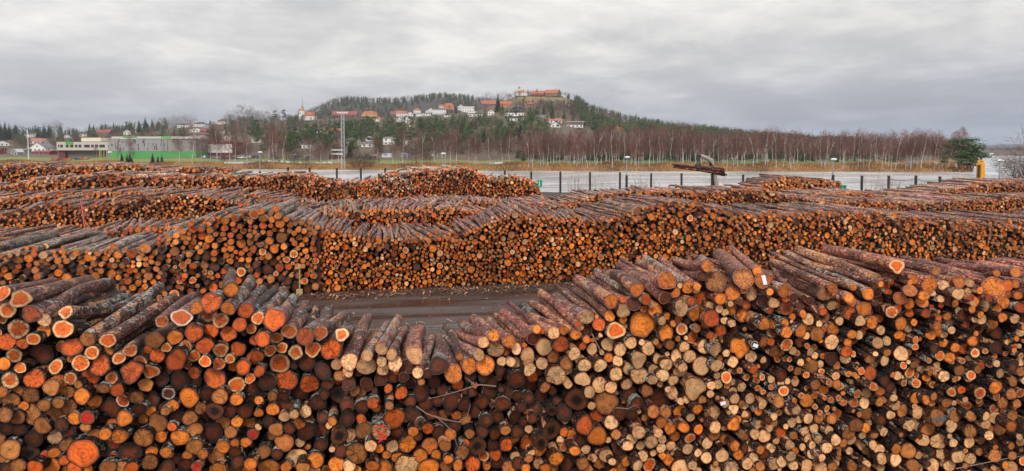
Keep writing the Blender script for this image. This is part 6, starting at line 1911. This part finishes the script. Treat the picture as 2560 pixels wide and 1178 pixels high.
def town_trees():
    # pines and spruces that stand up in front of the town
    g = np.random.default_rng(9)
    for i in range(205):
        px = g.uniform(640, 1385)
        u = g.random() ** 0.8
        d = 330 + 330 * u
        if d < 400 and px < 1130 and g.random() < 0.55:
            d += g.uniform(60, 200)
        kind = 'spruce' if g.random() < (0.15 if px < 1050 else 0.35) else 'pine'
        hh = g.uniform(11, 16.5)
        if hides(px, d, hh) and g.random() > 0.3:
            continue
        tree(kind, px, d, hh, g.uniform(0.95, 1.3))
    for px, yb, yt, k, w in ((1245, 281, 233, 'spruce', 1.3), (1256, 283, 256, 'spruce', 1.2), (1402, 268, 249, 'spruce', 1.3), (1433, 270, 254, 'spruce', 1.5), (1448, 284, 254, 'spruce', 1.4), (1467, 282, 257, 'pine', 1.3), (1310, 262, 241, 'pine', 1.3),
                             (752, 300, 274, 'pine', 1.2), (690, 305, 276, 'pine', 1.2), (712, 306, 275, 'pine', 1.1), (366, 330, 292, 'spruce', 1.4), (350, 332, 299, 'spruce', 1.3), (418, 318, 300, 'spruce', 1.0), (460, 332, 310, 'pine', 1.3),
                             (643, 348, 300, 'pine', 1.2), (625, 352, 318, 'pine', 1.3), (4, 352, 306, 'spruce', 1.3), (16, 350, 303, 'spruce', 1.2), (26, 350, 307, 'spruce', 1.2), (42, 348, 309, 'spruce', 1.5), (153, 340, 306, 'spruce', 1.3), (320, 336, 303, 'pine', 1.0),
                             (98, 345, 316, 'spruce', 1.4), (112, 346, 311, 'spruce', 1.4), (125, 346, 310, 'spruce', 1.3), (1150, 310, 290, 'pine', 1.2), (1140, 285, 264, 'spruce', 1.1), (1118, 284, 268, 'spruce', 0.9)):
        d = ground_hit(px, yb)
        tree(k, px, d, h_px(px, d, yt), w)
    for px, yb, yt in ((1414, 247, 228), (1224, 256, 235), (1236, 256, 234), (1258, 254, 234), (1272, 252, 232), (1287, 246, 228), (1322, 243, 226), (598, 305, 266), (612, 306, 264), (620, 306, 267), (640, 305, 283), (660, 300, 280), (695, 300, 265), (655, 304, 279),
                       (448, 312, 290), (468, 308, 286), (576, 310, 279), (136, 338, 300), (405, 320, 297), (965, 285, 258), (955, 286, 262), (790, 300, 274)):
        d = ground_hit(px, yb)
        tree('bare', px, d, h_px(px, d, yt), g.uniform(0.8, 1.1))
    for i in range(60):                                   # bare trees among the houses on the left slope
        px = g.uniform(40, 720)
        d = g.uniform(470, 860)
        if hides(px, d, 11):
            continue
        tree('birch' if g.random() < 0.5 else 'bare', px, d, g.uniform(8, 14), g.uniform(0.9, 1.3))
    # grey shrubby birch at the yard's right edge
    for px, w, yt in ((2566, 1.2, 330), (2538, 1.0, 384), (2562, 1.3, 378)):
        d = 84.0
        P = at_d(px, 470, d)
        o = tree('bare', px, 95.0, 4, 1.0)
        o.location = (P[0], P[1], 0)
        s = (CAM_H + (HORIZON - yt) / F * d) / BASE_H['bare']
        o.scale = (s * w, s * w, s)


def forest():
    """the hill woods, far too many trees to tell apart"""
    g = np.random.default_rng(12)

    def template(kind):
        if kind == 'conifer':
            out = []
            for j in range(7):
                t = j / 6
                n = 6
                w = np.arange(n) * 6.283 / n + j
                R = 0.2 * (1 - t) + 0.02
                rr = R * g.uniform(0.75, 1.2, n)
                z = 0.1 + 0.78 * t
                P0 = np.stack([0 * w, 0 * w, np.full(n, z + 0.13)], 1)
                a = np.stack([rr * np.cos(w - 0.45), rr * np.sin(w - 0.45), np.full(n, z - 0.04)], 1)
                b = np.stack([rr * np.cos(w + 0.45), rr * np.sin(w + 0.45), np.full(n, z)], 1)
                out.append(tris(P0, a, b))
            return np.vstack(out)
        if kind == 'round':
            c = g.normal(0, 1, (70, 3)) * np.array([0.10, 0.10, 0.17]) + np.array([0, 0, 0.62])
            d = g.normal(0, 1, (70, 3)); d /= np.linalg.norm(d, axis=1)[:, None]
            s = np.cross(d, g.normal(0, 1, (70, 3))); s /= np.linalg.norm(s, axis=1)[:, None]
            return tris(c - s * 0.035, c + s * 0.035, c + d * 0.085)
        return twig_cloud(g, 90, (0, 0, 0.62), (0.22, 0.22, 0.36), 0.14, 0.0055, 0.1, 8)
    tmpl = {k: [template(k) for _ in range(4)] for k in ('conifer', 'round', 'twig')}

    def scatter(name, label, spec, mats):
        V, mi = [], []
        for n, pa, pb, da, db, kinds, h0, h1, m, wide in spec:
            for i in range(n):
                px, d = g.uniform(pa, pb), math.sqrt(g.uniform(da * da, db * db))
                k = kinds[int(g.random() * len(kinds))]
                if len(kinds) > 3 and math.sin(px * 0.031 + d * 0.013) + math.sin(px * 0.012 - d * 0.021) > 0.75:
                    k = 'twig'
                t = tmpl[k][int(g.integers(0, 4))]
                h = g.uniform(h0, h1)
                if hides(px, d, h) and g.random() > 0.07:
                    h *= 0.42
                    if hides(px, d, h):
                        continue
                P = place(px, d, -0.4)
                if P[2] < 0.3:
                    continue
                a = g.uniform(0, 6.28)
                R = np.array([[math.cos(a), -math.sin(a), 0], [math.sin(a), math.cos(a), 0], [0, 0, 1]])
                V.append((t * np.array([wide, wide, 1])) @ R.T * h + P)
                mi.append(np.full(len(t) // 3, m[k]))
        V = np.vstack(V)
        me = np_mesh(name, V, [np.arange(len(V)).reshape(-1, 3)], mats, np.concatenate(mi))
        tag(link(name, me), label, kind='stuff')
    fm = [foliage_mat('hill_spruce', (0.05, 0.07, 0.035), 0.6, 0.06), foliage_mat('hill_pine', (0.085, 0.115, 0.045), 0.6, 0.06), foliage_mat('hill_birch', (0.135, 0.09, 0.07), 0.5, 0.05), foliage_mat('bank_birch', (0.145, 0.08, 0.066), 0.45, 0.1)]
    M0 = {'conifer': 0, 'round': 1, 'twig': 2}
    scatter('hill_forest', 'mixed pine and bare wood covering the hills',
            [(1900, 1440, 2120, 560, 930, ['conifer', 'round', 'conifer', 'round', 'round', 'twig'], 9, 15, M0, 1.15),
             (700, 1290, 1470, 640, 905, ['twig', 'twig', 'twig', 'twig', 'conifer'], 7, 12, M0, 1.2),
             (2600, 690, 1330, 1120, 1720, ['conifer', 'twig', 'twig', 'round', 'conifer', 'twig'], 11, 18, M0, 1.2),
             (900, 560, 1300, 700, 1100, ['twig', 'twig', 'round', 'twig'], 7, 12, M0, 1.2),
             (1500, -150, 760, 480, 900, ['twig', 'twig', 'twig', 'conifer', 'round'], 7, 13, M0, 1.2),
             (700, -150, 420, 860, 1250, ['conifer', 'conifer', 'round'], 12, 19, M0, 1.1),
             (800, 720, 1400, 430, 720, ['round', 'conifer', 'round', 'twig'], 9, 15, M0, 1.2),
             (500, 1900, 2420, 420, 700, ['twig', 'conifer'], 10, 15, M0, 1.2)], fm)
    M1 = {'conifer': 0, 'round': 0, 'twig': 3}
    scatter('bank_wood', 'dense bare birch wood behind the first trunks', [(430, 1300, 2250, 320, 420, ['twig'], 6, 17, M1, 1.2), (330, 1290, 2250, 312, 380, ['conifer', 'twig', 'round'], 2.5, 7, M1, 1.5), (90, 1300, 2200, 330, 420, ['conifer'], 9, 15, M1, 1.2), (130, 2200, 2425, 275, 340, ['twig'], 9, 14, M1, 1.2), (520, 400, 1320, 345, 440, ['twig'], 6, 11, {'twig': 2}, 1.3), (420, -120, 620, 470, 620, ['twig'], 5, 9, {'twig': 2}, 1.4)], fm)
    scatter('distant_wood', 'low bare wood on the far right bank', [(240, 2440, 2800, 880, 1150, ['twig'], 8, 13, M1, 1.5), (160, 2380, 2560, 1500, 2300, ['twig'], 10, 16, M1, 1.6)], fm)
    # dry reeds and grass on the bank
    V = []
    n = 34000
    px = g.uniform(-80, 2440, n)
    dd = far_shore(px) + 1 + np.where(px > 1200, 62, 50) * g.random(n) ** 1.15
    Z = terrain(px, dd)
    P = (HEAD * dd[:, None] + RIGHT * ((px - 1280) / F * dd)[:, None]); P[:, 2] = Z
    h = g.uniform(0.4, 1.25, n) * (1 + 0.35 * np.sin(px * 0.05))
    a = g.uniform(0, 3.14, n)
    s = np.stack([np.cos(a), np.sin(a), 0 * a], 1) * 0.14
    tip = P + np.stack([g.normal(0, 0.25, n), g.normal(0, 0.25, n), h], 1)
    V = tris(P - s, P + s, tip)
    mats = [foliage_mat('dry_reed', (0.42, 0.235, 0.09), 0.5, 0.12), foliage_mat('dead_sedge', (0.22, 0.115, 0.05), 0.4, 0.2)]
    me = np_mesh('dry_grass', V, [np.arange(len(V)).reshape(-1, 3)], mats, (np.sin(px * 0.021) + np.sin(px * 0.05 + 1) + g.normal(0, 0.8, n) > 0.4).astype(int))
    tag(link('dry_grass', me), 'dry yellow reeds and grass along the far bank', kind='stuff')


near_bank()
town_trees()
forest()


def label_trees():
    words_ = {'birch': ('pale-stemmed birch', 'birches across the river'), 'bare': ('bare grey tree', 'bare trees around the town'), 'thicket': ('dark leafless bush', 'bushes on the far bank'),
              'pine': ('green bushy pine', 'pines in front of the town'), 'spruce': ('dark pointed spruce', 'spruces around the town')}
    seen = {}
    zone = lambda d: 'on the bank' if d < 310 else ('behind the bank' if d < 420 else ('on the lower slope' if d < 620 else 'high on the slope'))
    for kind, px, d, o in sorted(TREES, key=lambda t: t[1]):
        if o.name.startswith('point_pine'):
            continue
        mx_ = min(MARKS, key=lambda m: abs(m[0] - px))
        key = (kind, zone(d), mx_[1], px > mx_[0])
        seen.setdefault(key, []).append((abs(px - mx_[0]), o))
    ordn = ['first', 'second', 'third', 'fourth', 'fifth', 'sixth', 'seventh', 'eighth', 'ninth', 'tenth', 'eleventh', 'twelfth', 'thirteenth', 'fourteenth', 'fifteenth', 'sixteenth', 'seventeenth', 'eighteenth', 'nineteenth', 'twentieth'] + ['%dth' % k for k in range(21, 90)]
    for key, lst in seen.items():
        kind, z, mk, rt = key
        for n, (_, o) in enumerate(sorted(lst, key=lambda t: t[0])):
            tag(o, '%s %s, %s %s of the %s' % (words_[kind][0], z, ordn[n], 'right' if rt else 'left', mk), KIND[kind][1], words_[kind][1])
    pp = [o for k, px, d, o in TREES if o.name.startswith('point_pine')]
    for o, l in zip(pp, ('broad dark green pine, tallest at the tip of the point', 'broad dark green pine just left of the tallest on the point', 'leaning green pine over the water at the very tip', 'small separate pine left of the point among birches', 'low bushy pine under the tall pines on the point', 'low bushy pine nearest the water on the point')):
        tag(o, l, 'pine', 'pines on the point')
    rr = [o for k, px, d, o in TREES if k == 'bare' and px > 2500]
    tag(rr[0], 'tall grey leafless tree at the right edge of the yard', 'bare tree')
    tag(rr[2], 'lower grey leafless bush behind the tall one at the right edge', 'bare tree')
    tag(rr[1], 'lower grey leafless bush left of the tall one at the right edge', 'bare tree')


label_trees()


def build_haze():
    """the damp air between the yard and the hills"""
    m = bpy.data.materials.new('haze')
    m.use_nodes = True
    nt = m.node_tree
    nt.nodes.remove(nt.nodes['Principled BSDF'])
    v = N(nt, 'ShaderNodeVolumePrincipled', {'Color': (0.80, 0.87, 1.0, 1), 'Density': 0.0001, 'Anisotropy': 0.1})
    nt.links.new(v.outputs[0], nt.nodes['Material Output'].inputs['Volume'])
    o = MB().box((1500, 2500, 118), (14000, 11000, 250)).build('haze', m)
    tag(o, 'thin damp haze over the river and hills', kind='stuff')


build_haze()
